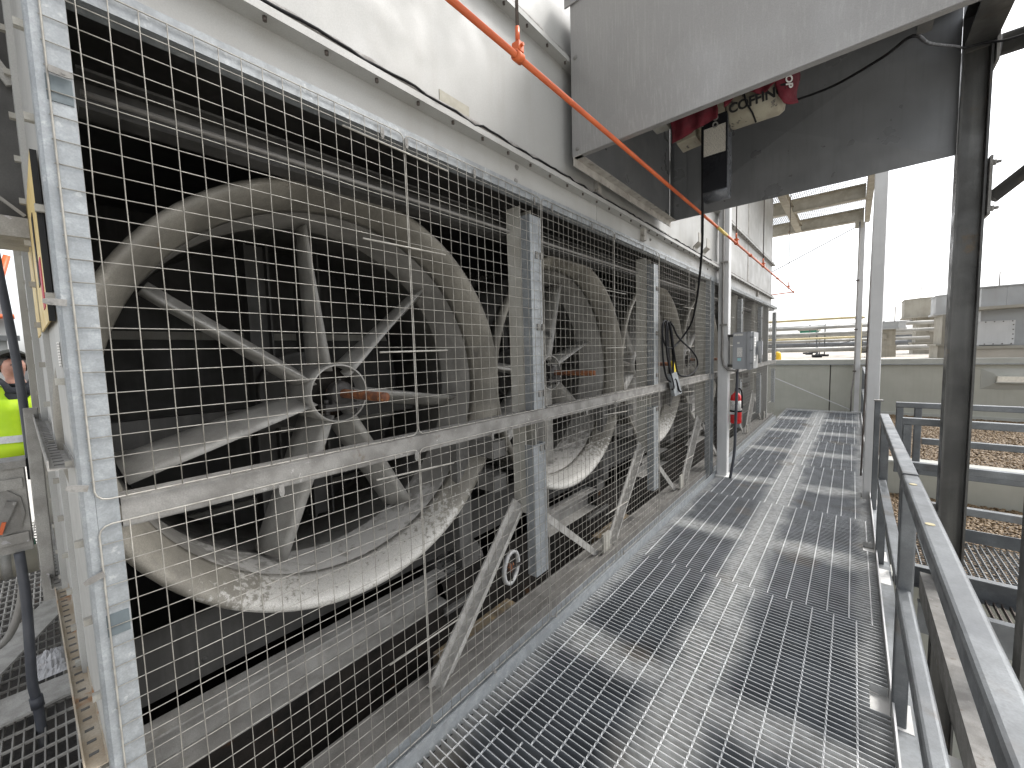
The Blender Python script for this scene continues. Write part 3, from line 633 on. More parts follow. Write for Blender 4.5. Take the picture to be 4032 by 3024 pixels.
for i in range(6):
    a = POST_R[i] - (0.037 if i == 0 else 0.008); b = POST_R[i + 1] - 0.022
    if i == 3: a = 5.258
    if i == 2: b = 5.083
    mid_ = a + 0.873 if i == 0 else (a + b) / 2
    for lv, (z0, z1) in enumerate(((1.296, 2.418), (0.070, 1.238))):
        for k, (ya, yb) in enumerate(((a, mid_ - 0.003), (mid_ + 0.003, b))):
            rods = []
            if k == 0:
                ys_ = (mid_ - .19, mid_ + .17)
                rods = [(ys_[0], ys_[1], 2.005, 0.004), (ys_[0] + .04, ys_[1] - .01, 1.618, 0.003)] if lv == 0 else [(ys_[0], ys_[1], 1.165, -0.02), (ys_[0] + 0.01, ys_[1], 0.46, -0.008)]
                if i == 0 and lv == 0: rods.append((mid_ - .24, mid_ + .2, 2.352, -0.004))
            wire_panel(ya, yb, z0, z1, '%s wire mesh screen, %s from the near corner post' % (('upper', 'lower')[lv], ORD[2 * i + k]), i < 2, rods)

# ================================================================== WALKWAY
GX0, GX1 = -1.262, 0.166
joints = [0.30, 1.158, 2.924, 4.69, 6.455, 8.22, 9.985, 12.20]
BARH, BARW = 0.042, 0.0046
bar_me = {}
def bar_data(x0, x1):
    k = (round(x0, 3), round(x1, 3))
    if k not in bar_me:
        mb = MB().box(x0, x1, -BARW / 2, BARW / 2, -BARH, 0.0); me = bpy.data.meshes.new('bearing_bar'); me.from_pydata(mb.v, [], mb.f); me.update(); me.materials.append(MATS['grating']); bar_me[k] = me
    return bar_me[k]
rod_me = {}
def rod_data(ln):
    k = round(ln, 2)
    if k not in rod_me:
        n = int(ln / 0.0076); vs = []; fs = []; rr = 0.0042
        for j in range(n + 1):
            y = ln * j / n; tw_ = j * PI / 4 * 0.5
            for q in range(4): a = tw_ + q * PI / 2; vs.append((rr * math.cos(a), y, -0.0025 + rr * math.sin(a) * 0.9))
        for j in range(n):
            for q in range(4): fs.append((j * 4 + q, j * 4 + (q + 1) % 4, j * 4 + 4 + (q + 1) % 4, j * 4 + 4 + q))
        fs += [(3, 2, 1, 0), tuple(n * 4 + q for q in range(4))]
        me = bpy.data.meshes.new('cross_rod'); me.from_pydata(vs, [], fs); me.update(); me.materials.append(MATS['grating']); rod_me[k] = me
    return rod_me[k]
CUT = [(2.25, 2.41), (4.00, 4.17), (5.36, 5.56)]
for pi, (ya, yb) in enumerate(zip(joints[:-1], joints[1:])):
    g = bpy.data.objects.new('walkway_grating', None); COL.objects.link(g); g.location = (0, ya, 0); g['kind'] = 'structure'
    ys = np.arange(ya + 0.006, yb - 0.004, 0.0305); off = 0.033 * (pi % 2) + 0.0
    n_single = ya < 6.4
    far = MB()
    for y in ys:
        x1 = GX1
        for c0, c1 in CUT:
            if c0 < y < c1: x1 = 0.10
        if n_single:
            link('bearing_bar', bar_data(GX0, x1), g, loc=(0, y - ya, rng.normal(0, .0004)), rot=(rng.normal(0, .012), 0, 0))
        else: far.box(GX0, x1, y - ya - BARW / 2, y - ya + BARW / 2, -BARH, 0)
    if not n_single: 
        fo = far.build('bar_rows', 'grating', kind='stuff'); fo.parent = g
    for k in range(14):
        x = -1.195 + off + 0.1015 * k
        if x > GX1 - 0.01: continue
        if x > 0.09 and pi in (1, 2, 3):
            segs = []; y0 = ya
            for c0, c1 in CUT:
                if ya < c0 < yb: segs.append((y0, c0)); y0 = c1
            segs.append((y0, yb))
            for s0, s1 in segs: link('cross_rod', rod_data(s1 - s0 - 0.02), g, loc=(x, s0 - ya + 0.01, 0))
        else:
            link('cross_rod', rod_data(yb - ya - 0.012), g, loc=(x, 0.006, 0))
# beams that carry the grating (white painted flanges just under the bars)
wf = bpy.data.objects.new('walkway_frame', None); COL.objects.link(wf); wf['kind'] = 'structure'
MB().ext(ibeam(0.26, 0.25, 0.012, 0.008), (-0.555, 0.2, -0.174), (-0.555, 12.2, -0.174), (1, 0, 0)).build('stringer', 'white_peeling', wf)
for y in (0.02, 1.83, 3.73, 5.45, 7.25, 9.0, 10.6):
    for xa, xb in ((-1.25, -0.690), (-0.420, 0.24)):
        MB().ext(ibeam(0.23, 0.22, 0.012, 0.008), (xa, y, -0.159), (xb, y, -0.159), (0, 1, 0)).build('cross_beam', 'white_peeling', wf)
MB().ext(chan(-0.06, 0.16, 0.007), (0.245, 0.2, -0.13), (0.245, 12.2, -0.13), (1, 0, 0)).build('edge_channel', 'galv_dull', wf)
MB().box(0.169, 0.176, 0.2, 12.1, -0.045, 0.052).build('toe_plate', 'white_paint', wf)
MB().box(-1.268, -1.262, 0.2, 12.2, -0.10, -0.032).build('edge_angle', 'galv_worn', wf)
for y in (2.33, 4.085, 5.46):
    MB().box(0.06, 0.24, y - 0.09, y + 0.09, -0.060, -0.047).build('base_plate', 'white_peeling', wf)
MB().box(0.15, 0.62, 2.02, 2.235, -0.075, -0.062).box(0.15, 0.62, 2.12, 2.13, -0.26, -0.075).build('outrigger_beam', 'white_peeling', wf)

# handrail
hr = thing('handrail', 'near galvanized square-tube handrail running beside the walkway', 'handrail', (0.185, 2, 0))
HX = 0.186
MB().rbar((HX, -0.8, 1.046), (HX, 2.19, 1.046), 0.052, 0.052, 0.011).build('top_rail', 'rail_galv', hr)
MB().rbar((HX, 2.196, 1.052), (HX, 3.985, 1.052), 0.049, 0.049, 0.006).build('top_rail', 'rail_galv', hr)
MB().rbar((HX, -0.8, 0.545), (HX, 2.255, 0.545), 0.048, 0.05, 0.012).build('mid_rail', 'rail_galv', hr)
MB().rbar((HX, 2.306, 0.575), (HX, 3.93, 0.575), 0.046, 0.046, 0.006).build('mid_rail', 'rail_galv', hr)
for y in (2.28, 3.955): MB().rbar((HX + 0.006, y, -0.05), (HX + 0.006, y, 1.022), 0.050, 0.050, 0.007).build('post', 'rail_galv', hr)
for y in (1.62, 2.05):
    mb = MB(); mb.tube([(HX - 0.004, y, 1.0722), (HX - 0.004, y, 1.0738)], 0.011, 10); mb.build('dried_leaf', 'leaf', hr)
hr2 = thing('handrail', 'farther galvanized handrail beyond the white post, ending at the parapet', 'handrail', (0.18, 8, 0))
MB().rbar((HX, 5.62, 1.045), (HX, 12.1, 1.045), 0.048, 0.048, 0.006).build('top_rail', 'rail_galv', hr2)
MB().rbar((HX, 5.62, 0.55), (HX, 12.1, 0.55), 0.045, 0.045, 0.006).build('mid_rail', 'rail_galv', hr2)
for y in (7.4, 9.2, 11.9): MB().rbar((HX, y, -0.05), (HX, y, 1.02), 0.048, 0.048, 0.006).build('post', 'rail_galv', hr2)
st = thing('rail_stanchion', 'short grey stanchion with a cap standing against the far white post', 'post', (0.2, 5.25, 0))
MB().rbar((0.195, 5.24, -0.05), (0.195, 5.24, 1.03), 0.045, 0.045, 0.006).build('tube', 'rail_galv', st)
MB().box(0.168, 0.235, 5.21, 5.29, 1.031, 1.045).build('cap', 'galv_worn', st)

# cross platform on the right with two railings
pf = bpy.data.objects.new('cross_platform', None); COL.objects.link(pf); pf['kind'] = 'structure'
mb = MB()
for x in np.arange(0.28, 2.4, 0.034): mb.box(x - .0025, x + .0025, 3.88, 4.62, -0.025, 0.002)
for y in np.arange(3.92, 4.62, 0.038): mb.tube([(0.27, y, -0.002), (2.4, y, -0.002)], 0.003, 4)
mb.build('grating_bars', 'galv_dull', pf, kind='stuff')
MB().ext(chan(-0.05, 0.15, 0.007), (0.26, 3.86, -0.03), (2.5, 3.86, -0.03), (0, 1, 0)).build('edge_channel', 'rail_galv', pf)
MB().ext(chan(0.05, 0.20, 0.007), (0.36, 3.52, -0.17), (2.5, 3.52, -0.17), (0, 1, 0)).build('support_channel', 'rail_galv', pf)
mb = MB()
for x in np.arange(0.45, 2.4, 0.034): mb.box(x - .003, x + .003, 3.57, 3.80, -0.10, -0.07)
mb.build('step_bars', 'steel_rod', pf, kind='stuff')
MB().box(0.42, 2.4, 4.64, 4.65, 0.0, 0.10).build('toe_board', 'rail_galv', pf)
ra = thing('platform_railing', 'front railing of the cross platform, its top rail passing behind the dark column', 'railing', (1.2, 3.85, 0), 'cross platform railings')
MB().rbar((0.275, 3.85, 1.052), (2.5, 3.85, 1.052), 0.045, 0.048, 0.006, (0, 1, 0)).build('top_rail', 'rail_galv', ra)
MB().rbar((0.325, 3.85, 0.745), (2.5, 3.85, 0.745), 0.045, 0.05, 0.006, (0, 1, 0)).build('mid_rail', 'rail_galv', ra)
MB().rbar((0.325, 3.85, 0.478), (2.5, 3.85, 0.478), 0.045, 0.05, 0.006, (0, 1, 0)).build('low_rail', 'rail_galv', ra)
MB().rbar((0.298, 3.85, -0.1), (0.298, 3.85, 1.028), 0.046, 0.046, 0.006).build('post', 'rail_galv', ra)
ra = thing('platform_railing', 'rear railing of the cross platform, a closed frame in front of the gravel', 'railing', (1.2, 4.7, 0), 'cross platform railings')
MB().rbar((0.29, 4.7, 1.068), (2.8, 4.7, 1.068), 0.045, 0.045, 0.006, (0, 1, 0)).build('top_rail', 'rail_galv', ra)
MB().rbar((0.335, 4.7, 0.508), (2.8, 4.7, 0.508), 0.045, 0.046, 0.006, (0, 1, 0)).build('low_rail', 'rail_galv', ra)
MB().rbar((0.455, 4.7, 0.77), (2.8, 4.7, 0.77), 0.045, 0.05, 0.006, (0, 1, 0)).build('mid_rail', 'rail_galv', ra)
MB().rbar((0.315, 4.7, 0.485), (0.315, 4.7, 1.045), 0.045, 0.045, 0.006).build('post', 'rail_galv', ra)
MB().rbar((0.425, 4.7, 0.0), (0.425, 4.7, 1.045), 0.045, 0.045, 0.006).build('post', 'rail_galv', ra)
# sloping support channel between handrail and column
ss = thing('support_channel', 'brown stained steel channel running low between the handrail and the dark column', 'beam', (0.45, 2.6, -0.2))
MB().ext(chan(0.055, 0.16, 0.008), (0.37, 3.60, 0.02), (0.37, 0.9, 0.02), (1, 0, 0)).build('channel', 'galv_worn', ss)

# ================================================================== DARK COLUMN, HEADER AND BRACES
cf = thing('steel_column', 'dark weathered steel column right of the walkway, with pipe braces', 'column', (0.48, 3.55, -2.1))
MB().ext(ibeam(0.115, 0.115, 0.010, 0.008), (0.485, 3.57, -2.1), (0.485, 3.57, 3.24), (0, 1, 0)).build('column', 'dark_steel', cf)
for v in (): pass
MB().ext(ibeam(0.125, 0.20, 0.012, 0.008), (0.49, -0.6, 3.345), (0.49, 3.64, 3.345), (1, 0, 0)).build('header_beam', 'dark_steel', cf)
MB().tube([(0.57, 3.56, 3.22), (3.0, 3.56, 3.22)], 0.054, 16).build('pipe_brace', 'dark_steel', cf)
MB().tube([(0.57, 3.56, 2.40), (2.4, 3.56, 4.1)], 0.034, 14).build('pipe_brace', 'dark_steel', cf)
mb = MB().box(0.548, 0.560, 3.49, 3.63, 2.30, 2.62).box(0.548, 0.560, 3.49, 3.63, 3.12, 3.32)
for z in (2.335, 2.585):
    mb.disc((0.56, 3.52, z), (1, 0, 0), 0.016, 0.016, 6).disc((0.576, 3.52, z), (1, 0, 0), 0.009, 0.018, 8)
mb.build('gusset', 'galv_worn', cf)
rc = thing('steel_column', 'dark steel post at the right edge of the picture, below the railings', 'column', (0.64, 2.75, -2.1))
MB().ext(ibeam(0.11, 0.11, 0.010, 0.008), (0.655, 2.75, -2.1), (0.655, 2.75, 0.93), (0, 1, 0)).build('column', 'dark_steel', rc)

# ================================================================== WHITE POSTS
wp = thing('white_post', 'white painted square post standing against the mesh guard by the grey switch box', 'post', (-1.2, 5.4, 0))
MB().rbar((-1.205, 5.40, 0.0), (-1.205, 5.40, 5.0), 0.115, 0.115, 0.008).build('post', 'white_paint', wp)
MB().box(-1.29, -1.12, 5.31, 5.49, 0.001, 0.012).build('base_plate', 'white_peeling', wp)
MB().tube([(-1.205, 5.325, 4.9), (-1.205, 5.325, 1.60), (-1.21, 5.325, 1.50), (-1.19, 5.325, 1.38), (-1.14, 5.325, 1.325), (-1.06, 5.33, 1.31), (-1.045, 5.34, 1.345)], 0.013, 10).build('conduit', 'conduit_grey', wp)
mb = MB()
for z in (1.86, 2.6): mb.box(-1.235, -1.15, 5.308, 5.345, z, z + 0.018)
mb.build('conduit_straps', 'conduit_grey', wp, kind='stuff')
wq = thing('white_post', 'tall white painted square post at the outer edge of the walkway', 'post', (0.16, 5.52, 0))
MB().rbar((0.165, 5.52, -0.05), (0.165, 5.52, 5.2), 0.10, 0.10, 0.008).build('post', 'white_paint', wq)
wr = thing('white_post', 'slim far white corner post carrying the raised platform', 'post', (0.1, 12.15, 0))
MB().rbar((0.085, 12.12, 0.0), (0.085, 12.12, 4.30), 0.085, 0.085, 0.008).build('post', 'white_paint', wr)
MB().box(0.0, 0.17, 12.0, 12.2, 0.002, 0.02).build('base_plate', 'white_paint', wr)
MB().tube([(0.035, 12.02, 4.3), (0.03, 12.02, 0.95), (0.015, 12.02, 0.7), (-0.01, 12.02, 0.5), (-0.01, 12.02, 0.03)], 0.016, 8).build('conduit', 'conduit_grey', wr)
mb = MB()
for z in (3.0, 1.9, 0.95): mb.box(0.0, 0.06, 11.99, 12.06, z, z + 0.03)
mb.build('conduit_straps', 'steel_rod', wr, kind='stuff')
rd = thing('tension_cable', 'thin dark tension rod sloping up from the tower end to the raised platform', 'cable', (-0.8, 12.2, 3.4))
MB().tube([(-1.80, 12.2, 3.40), (-0.035, 12.2, 4.24)], 0.011, 6).build('rod', 'steel_rod', rd)
rd = thing('tension_cable', 'pale tie rod sloping down to the foot of the far corner post', 'cable', (-0.7, 12.1, 0.1))
MB().tube([(-1.60, 12.1, 0.82), (-0.02, 12.1, 0.06)], 0.012, 6).build('rod', 'white_paint', rd)
rd = thing('tension_cable', 'long slim cable running down beside the tall outer white post', 'cable', (0.12, 6.3, 0.0))
MB().tube([(0.155, 6.3, 5.0), (0.115, 6.3, 0.5), (0.11, 6.3, 0.0)], 0.009, 6).build('rod', 'steel_rod', rd)

# ================================================================== HOIST HOOD
hd = thing('hoist_hood', 'grey sheet-metal hood with cross-broken faces spanning over the walkway', 'hood', (-0.4, 2.8, 2.68))
def broken(mb, c00, c10, c11, c01, n, h, th):
    """cross-broken sheet: four facets meeting at a raised centre, with real thickness"""
    P = [Vector(p) for p in (c00, c10, c11, c01)]; n = Vector(n); C = sum(P, Vector()) / 4 + n * h
    vs = P + [C] + [p - n * th for p in P] + [C - n * th]
    fs = [(0, 1, 4), (1, 2, 4), (2, 3, 4), (3, 0, 4), (6, 5, 9), (7, 6, 9), (8, 7, 9), (5, 8, 9), (0, 5, 6, 1), (1, 6, 7, 2), (2, 7, 8, 3), (3, 8, 5, 0)]
    return mb.add(vs, fs)
HB, HT, HL, HR, HN, HF = 2.685, 3.52, -1.225, 0.425, 2.0, 3.56
broken(MB(), (HL, HN, HB), (HR, HN, HB), (HR, HN, HT), (HL, HN, HT), (0, -1, 0), 0.045, 0.003).build('near_sheet', 'hood_sheet', hd)
MB().box(HL, HR, HN + 0.004, HN + 0.032, HB - 0.002, HB + 0.001).box(HL, HR, HN + 0.029, HN + 0.032, HB + 0.001, HB + 0.022).build('bottom_lip', 'hood_sheet', hd)
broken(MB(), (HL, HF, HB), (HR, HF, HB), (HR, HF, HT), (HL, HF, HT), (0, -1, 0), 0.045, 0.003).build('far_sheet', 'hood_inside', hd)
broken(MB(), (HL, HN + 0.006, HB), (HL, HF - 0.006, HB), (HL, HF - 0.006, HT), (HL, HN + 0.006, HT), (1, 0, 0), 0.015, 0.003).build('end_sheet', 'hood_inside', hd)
MB().box(HL - 0.02, HR, HN - 0.025, HF + 0.01, HT, HT + 0.02).build('roof_sheet', 'hood_sheet', hd)
MB().box(HL - 0.03, HL + 0.10, HN - 0.012, HN - 0.004, HT - 0.045, HT - 0.001).build('corner_cap', 'hood_sheet', hd)
MB().box(HL + 0.04, HL + 0.145, HF - 0.0255, HF - 0.0225, HB, HT).build('corner_lap', 'hood_inside', hd)
MB().ext([(0, 0), (0.05, 0), (0.05, 0.004), (0.004, 0.004), (0.004, 0.05), (0, 0.05)], (HL + 0.005, HN, HB + 0.002), (HL + 0.005, HF, HB + 0.002), (1, 0, 0)).build('end_lip', 'tower_ledge', hd)
mb = MB()
for x, z in ((HL + 0.035, HB + 0.035), (HL + 0.03, HT - 0.32), (HL + 0.05, HT - 0.02)): mb.lathe([(0, 0.005), (0.007, 0.005), (0.013, 0.0)], (x, HN - 0.004, z), (0, -1, 0), 10)
mb.build('sheet_screws', 'galv_worn', hd, kind='stuff')
MB().box(HR + 0.002, 0.56, HF + 0.005, HF + 0.010, 3.25, HT).build('closure_plate', 'hood_inside', hd)
MB().ext(ibeam(0.10, 0.18, 0.012), (HL, 2.80, 3.36), (HR + 0.5, 2.80, 3.36), (0, 1, 0)).build('monorail', 'dark_steel', hd)
MB().box(HL + 0.19, HL + 0.28, 2.66, 2.76, 3.03, 3.16).box(HL + 0.20, HL + 0.27, 2.62, 2.66, 3.045, 3.10).build('junction_box', 'frame_cream', hd)
MB().bar((HL + 0.004, HN + 0.08, HB + 0.05), (HR, HN + 0.08, HB + 0.075), 0.02, 0.02).build('festoon_track', 'dark_steel', hd)

ho = thing('electric_hoist', 'cream electric chain hoist wrapped in red cloth hanging inside the hood', 'hoist', (-0.55, 2.8, 2.5))
mb = MB().lathe([(0, 0), (0.085, 0.0), (0.10, 0.02), (0.10, 0.25), (0.085, 0.275), (0, 0.275)], (-0.61, 2.80, 3.015), (1, 0, -0.02), 28)
mb.build('motor_housing', 'hoist_cream', ho)
MB().box(-0.79, -0.615, 2.71, 2.90, 2.99, 3.16).build('gear_case', 'hoist_cream', ho)
mb = MB(); mb.ext([(-0.07, -0.08), (0.06, -0.09), (0.09, -0.02), (0.07, 0.07), (-0.06, 0.08)], (-0.905, 2.80, 2.99), (-0.79, 2.80, 3.0), (0, 1, 0)); mb.build('end_cover', 'hoist_cream', ho)
MB().box(-0.75, -0.62, 2.76, 2.84, 3.15, 3.30).box(-0.78, -0.60, 2.745, 2.755, 3.22, 3.34).box(-0.78, -0.60, 2.845, 2.855, 3.22, 3.34).build('trolley', 'dark_steel', ho)
# black chain bin with printed sheet
pr = []
for cx, cz, a0 in ((0.125 - 0.03, -0.02, 0), (0.03, -0.02, 0)): pass
bn = MB().ext([(-0.066, -0.055), (0.066, -0.055), (0.066, 0.055), (-0.066, 0.055)], (-0.668, 2.77, 2.555), (-0.668, 2.77, 2.99), (1, 0, 0)).build('chain_bin', 'black_plastic', ho)
MB().tube([(-0.735, 2.77, 2.552), (-0.60, 2.77, 2.552)], 0.050, 14).build('bin_bottom', 'bin_side', bn)
MB().box(-0.6015, -0.599, 2.717, 2.823, 2.556, 2.985).build('bin_side', 'bin_side', bn)
MB().box(-0.730, -0.610, 2.7125, 2.7145, 2.765, 2.925).build('instruction_sheet', 'printed_label', bn)
for z in (2.97, 2.93): MB().lathe([(0.009, -0.004), (0.016, -0.004), (0.016, 0.004), (0.009, 0.004)], (-0.665, 2.705, z), (0, 1, 0.4), 12, closed=True).build('hook_ring', 'galv_worn', ho)
nv = Vector((0, -0.90, -0.436)); uv = Vector((0, -0.436, 0.90)); o_ = Vector((-0.592, 2.80, 3.015)) + nv * 0.0965 - uv * 0.006
mtx = Matrix(((1, 0, 0, o_.x), (0, uv.y, nv.y, o_.y), (0, uv.z, nv.z, o_.z), (0, 0, 0, 1)))
text_mesh('lettering', 'COFFING', 0.066, 'ink', ho, mtx, 0.007, 0.0022)
# red cloth: draped sheets with folds
def drape(name, nu, nv, fn, parent, material='red_cloth'):
    vs = [fn(u / nu, v / nv) for v in range(nv + 1) for u in range(nu + 1)]
    fs = [(v * (nu + 1) + u, v * (nu + 1) + u + 1, (v + 1) * (nu + 1) + u + 1, (v + 1) * (nu + 1) + u) for v in range(nv) for u in range(nu)]
    o = MB().add(vs, fs, True).build(name, material, parent); md = o.modifiers.new('thick', 'SOLIDIFY'); md.thickness = 0.004; return o
def cl1(u, v):   # over the motor housing
    a = -0.25 + v * 2.22 * (0.88 + 0.10 * math.sin(u * 9 + 2)); x = -0.615 + 0.30 * u
    r = 0.112 + 0.008 * math.sin(u * 22 + v * 3)
    return (x, 2.80 - r * math.sin(a - 0.15), 3.02 + r * math.cos(a - 0.15))
drape('cloth', 30, 14, cl1, ho)
def cl2(u, v):   # tail hanging at the right end
    return (-0.355 + 0.085 * u + 0.008 * math.sin(v * 8 + u * 5), 2.688 + 0.09 * u * u + 0.006 * math.sin(v * 11), 3.13 - 0.215 * v * (0.85 + 0.2 * math.sin(u * 2.4)))
drape('cloth', 12, 12, cl2, ho)
def cl3(u, v):   # over the gear end on the left
    a = -0.3 + v * 2.5; x = -0.925 + 0.27 * u + 0.012 * math.sin(v * 9); r = 0.122 + 0.010 * math.sin(u * 16 + v * 4)
    drop = max(0, v - 0.75) * 0.20 * (1.2 - u)
    return (x, 2.80 - r * math.sin(a), 3.03 + r * math.cos(a) * (0.9 if u < .5 else 0.8) - drop)
drape('cloth', 22, 16, cl3, ho)
MB().tube([(-0.52, 2.685, 3.07), (-0.50, 2.69, 2.98), (-0.475, 2.73, 2.93), (-0.47, 2.80, 2.908)], 0.005, 6).build('strap', 'rubber', ho)
text_mesh('lettering', 'TOP', 0.05, 'white_ink', ho, Matrix.Translation((-0.318, 2.690, 3.075)) @ Matrix.Rotation(math.radians(38), 4, 'Z') @ Matrix.Rotation(PI / 2, 4, 'X') @ Matrix.Rotation(math.radians(-86), 4, 'Z'), 0.0015, 0.001)
fc = thing('festoon_cable', 'black cable slung along the inside of the hood to the dark column', 'cable', (0.0, 2.6, 2.8))
MB().tube(smooth_pts([(-0.33, 2.86, 2.98), (-0.12, 2.75, 2.93), (0.06, 2.45, 2.83), (0.13, 2.12, 2.70), (0.20, 2.40, 2.79), (0.34, 3.0, 3.03), (0.415, 3.40, 3.20), (0.50, 3.44, 3.205), (0.62, 3.42, 3.17), (1.0, 3.42, 3.20)], 6), 0.006, 8).build('cable', 'rubber', fc)
MB().box(0.14, 0.18, 2.05, 2.13, 2.70, 2.75).build('clamp', 'dark_steel', fc)

# pendant cable: hangs from the hoist, coils over a hook on the mesh
pc = thing('pendant_cable', 'black control cable hanging from the hoist and coiled on the mesh', 'cable', (-1.2, 3.7, 1.2))
X = -1.245
loop = [(-0.775, 2.80, 2.96), (-0.785, 2.82, 2.70), (-0.82, 2.95, 2.40), (-0.95, 3.35, 2.15), (-1.10, 3.85, 1.98), (-1.19, 4.02, 1.80), (X, 3.90, 1.68), (X, 3.70, 1.612), (X, 3.54, 1.62), (X, 3.45, 1.70), (X, 3.44, 1.80), (X, 3.50, 1.845), (X, 3.56, 1.80), (X, 3.59, 1.60), (X, 3.63, 1.42), (X, 3.70, 1.36), (X - .01, 3.74, 1.45), (X - .01, 3.70, 1.65), (X - .01, 3.64, 1.80), (X - .01, 3.58, 1.845)]
straight = [(-0.775, 2.80, 2.96), (-0.80, 2.86, 2.60), (-0.86, 3.05, 2.38)]
MB().tube(smooth_pts([(-0.745, 2.74, 2.96), (-0.760, 2.80, 2.80), (-0.785, 2.90, 2.55), (-0.835, 3.08, 2.33), (-0.93, 3.36, 2.13), (-1.04, 3.66, 1.97), (-1.16, 3.93, 1.82)] + loop[6:], 8), 0.0085, 8).build('cable', 'rubber', pc)
MB().tube(smooth_pts([(X + .012, 3.60, 1.835), (X + .012, 3.67, 1.80), (X + .012, 3.78, 1.72), (X + .010, 3.98, 1.65), (X + .010, 4.20, 1.585), (X + .010, 4.38, 1.50), (X + .010, 4.42, 1.42), (X + .010, 4.30, 1.355), (X + .010, 4.08, 1.328), (X + .010, 3.88, 1.345), (X + .010, 3.78, 1.40), (X + .012, 3.68, 1.60), (X + .012, 3.60, 1.78), (X + .012, 3.55, 1.835), (X + .012, 3.50, 1.80), (X + .012, 3.50, 1.62), (X + .012, 3.58, 1.42), (X + .014, 3.66, 1.30), (X + .014, 3.68, 1.245), (X + .014, 3.64, 1.235)], 6), 0.0085, 8).build('cable', 'rubber', pc)
MB().tube(smooth_pts([(X - .012, 3.52, 1.835), (X - .012, 3.47, 1.74), (X - .012, 3.48, 1.55), (X - .012, 3.56, 1.36), (X + .0, 3.66, 1.30), (X + .01, 3.74, 1.32), (X + .02, 3.80, 1.22), (X + .03, 3.83, 1.195)], 6), 0.0085, 8).build('cable', 'rubber', pc)
MB().tube(smooth_pts([(X, 3.62, 1.83), (X, 3.69, 1.70), (X, 3.72, 1.50), (X, 3.66, 1.36), (X, 3.60, 1.45), (X, 3.56, 1.65), (X, 3.58, 1.83)], 6), 0.0085, 8).build('cable', 'rubber', pc)
pd = thing('pendant_switch', 'yellow and grey hoist pendant hanging below the coiled black cable', 'controller', (-1.24, 3.8, 1.15))
MB().add([(-1.262, 3.60, 1.372), (-1.262, 3.77, 1.385), (-1.262, 3.92, 1.175), (-1.262, 3.72, 1.165), (-1.232, 3.60, 1.372), (-1.232, 3.77, 1.385), (-1.232, 3.92, 1.175), (-1.232, 3.72, 1.165)], [(0, 1, 2, 3), (7, 6, 5, 4), (0, 4, 5, 1), (1, 5, 6, 2), (2, 6, 7, 3), (3, 7, 4, 0)]).build('cover_plate', 'galv', pd)
MB().add([(-1.270, 3.72, 1.49), (-1.270, 3.80, 1.49), (-1.270, 3.85, 1.34), (-1.270, 3.76, 1.34), (-1.262, 3.72, 1.49), (-1.262, 3.80, 1.49), (-1.262, 3.85, 1.34), (-1.262, 3.76, 1.34)], [(0, 1, 2, 3), (7, 6, 5, 4), (0, 4, 5, 1), (1, 5, 6, 2), (2, 6, 7, 3), (3, 7, 4, 0)]).build('body', 'pendant_yellow', pd)

# ================================================================== ORANGE PIPE
op = thing('orange_pipe', 'orange painted pipe hung on rods along the tower and under the hood', 'pipe', (-0.93, 5, 2.6))
PX, PZ = -0.93, 2.646
pr_ = MB().tube([(PX, -0.5, PZ), (PX, 9.66, PZ)], 0.0108, 14).build('pipe_run', 'orange_paint', op)
MB().tube([(PX, 9.66, PZ), (PX - 0.9, 9.80, PZ - 0.02)], 0.0108, 10).lathe([(0, 0.024), (0.02, 0.024), (0.022, 0), (0.02, -0.024), (0, -0.024)], (PX, 9.66, PZ), (0, 1, 0), 12).build('pipe_return', 'orange_paint', op)
for y in (1.165, 3.72 + 0.9, 6.2, 8.9):
    hr_ = MB().tube([(PX, y, PZ + 0.03), (PX, y, 5.2)], 0.006, 6).build('hanger_rod', 'steel_rod', op)
    mb = MB().lathe([(0.0128, -0.018), (0.018, -0.018), (0.018, 0.018), (0.0128, 0.018)], (PX, y, PZ), (0, 1, 0), 14)
    mb.box(PX - 0.016, PX + 0.016, y - 0.014, y + 0.014, PZ + 0.014, PZ + 0.045).disc((PX + 0.016, y, PZ + 0.032), (1, 0, 0), 0.006, 0.010, 6).tube([(PX, y, PZ + .055), (PX, y, PZ + 0.10)], 0.008, 8)
    mb.build('clamp', 'orange_paint', hr_)
for y in (5.35, 7.5): MB().lathe([(0.0128, -0.02), (0.018, -0.018), (0.018, 0.018), (0.0128, 0.02)], (PX, y, PZ), (0, 1, 0), 14).build('coupling', 'orange_paint', pr_)
MB().lathe([(0.0129, -0.17), (0.0134, -0.17), (0.0134, 0.17), (0.0129, 0.17)], (PX, 4.05, PZ), (0, 1, 0), 14).build('pipe_marker', 'tag_yellow', pr_)

# ================================================================== SWITCH BOX, EXTINGUISHER
sb = thing('switch_box', 'grey disconnect switch box with hinged cover on the white post', 'switch box', (-1.0, 5.44, 1.33))
en = MB().box(-1.085, -0.935, 5.285, 5.60, 1.338, 1.768).build('enclosure', 'grey_paint', sb)
MB().box(-0.9345, -0.895, 5.275, 5.61, 1.332, 1.772).build('cover', 'grey_paint', sb)
dr = MB().box(-0.8945, -0.872, 5.30, 5.58, 1.345, 1.765).build('door', 'unit_metal', sb)
MB().box(-0.8715, -0.815, 5.46, 5.52, 1.50, 1.66).build('handle_boss', 'grey_paint', sb)
MB().bar((-0.842, 5.452, 1.60), (-0.822, 5.452, 1.45), 0.025, 0.016).build('handle', 'unit_metal', sb)
for z in (1.40, 1.55, 1.70): MB().box(-0.905, -0.868, 5.262, 5.2745, z, z + 0.014).build('hinge', 'galv_dull', dr)
MB().box(-1.04, -0.985, 5.2825, 5.2845, 1.48, 1.59).build('warning_label', 'white_label', en)
MB().box(-1.035, -0.998, 5.2825, 5.2845, 1.435, 1.468).build('blue_label', 'label_blue', en)
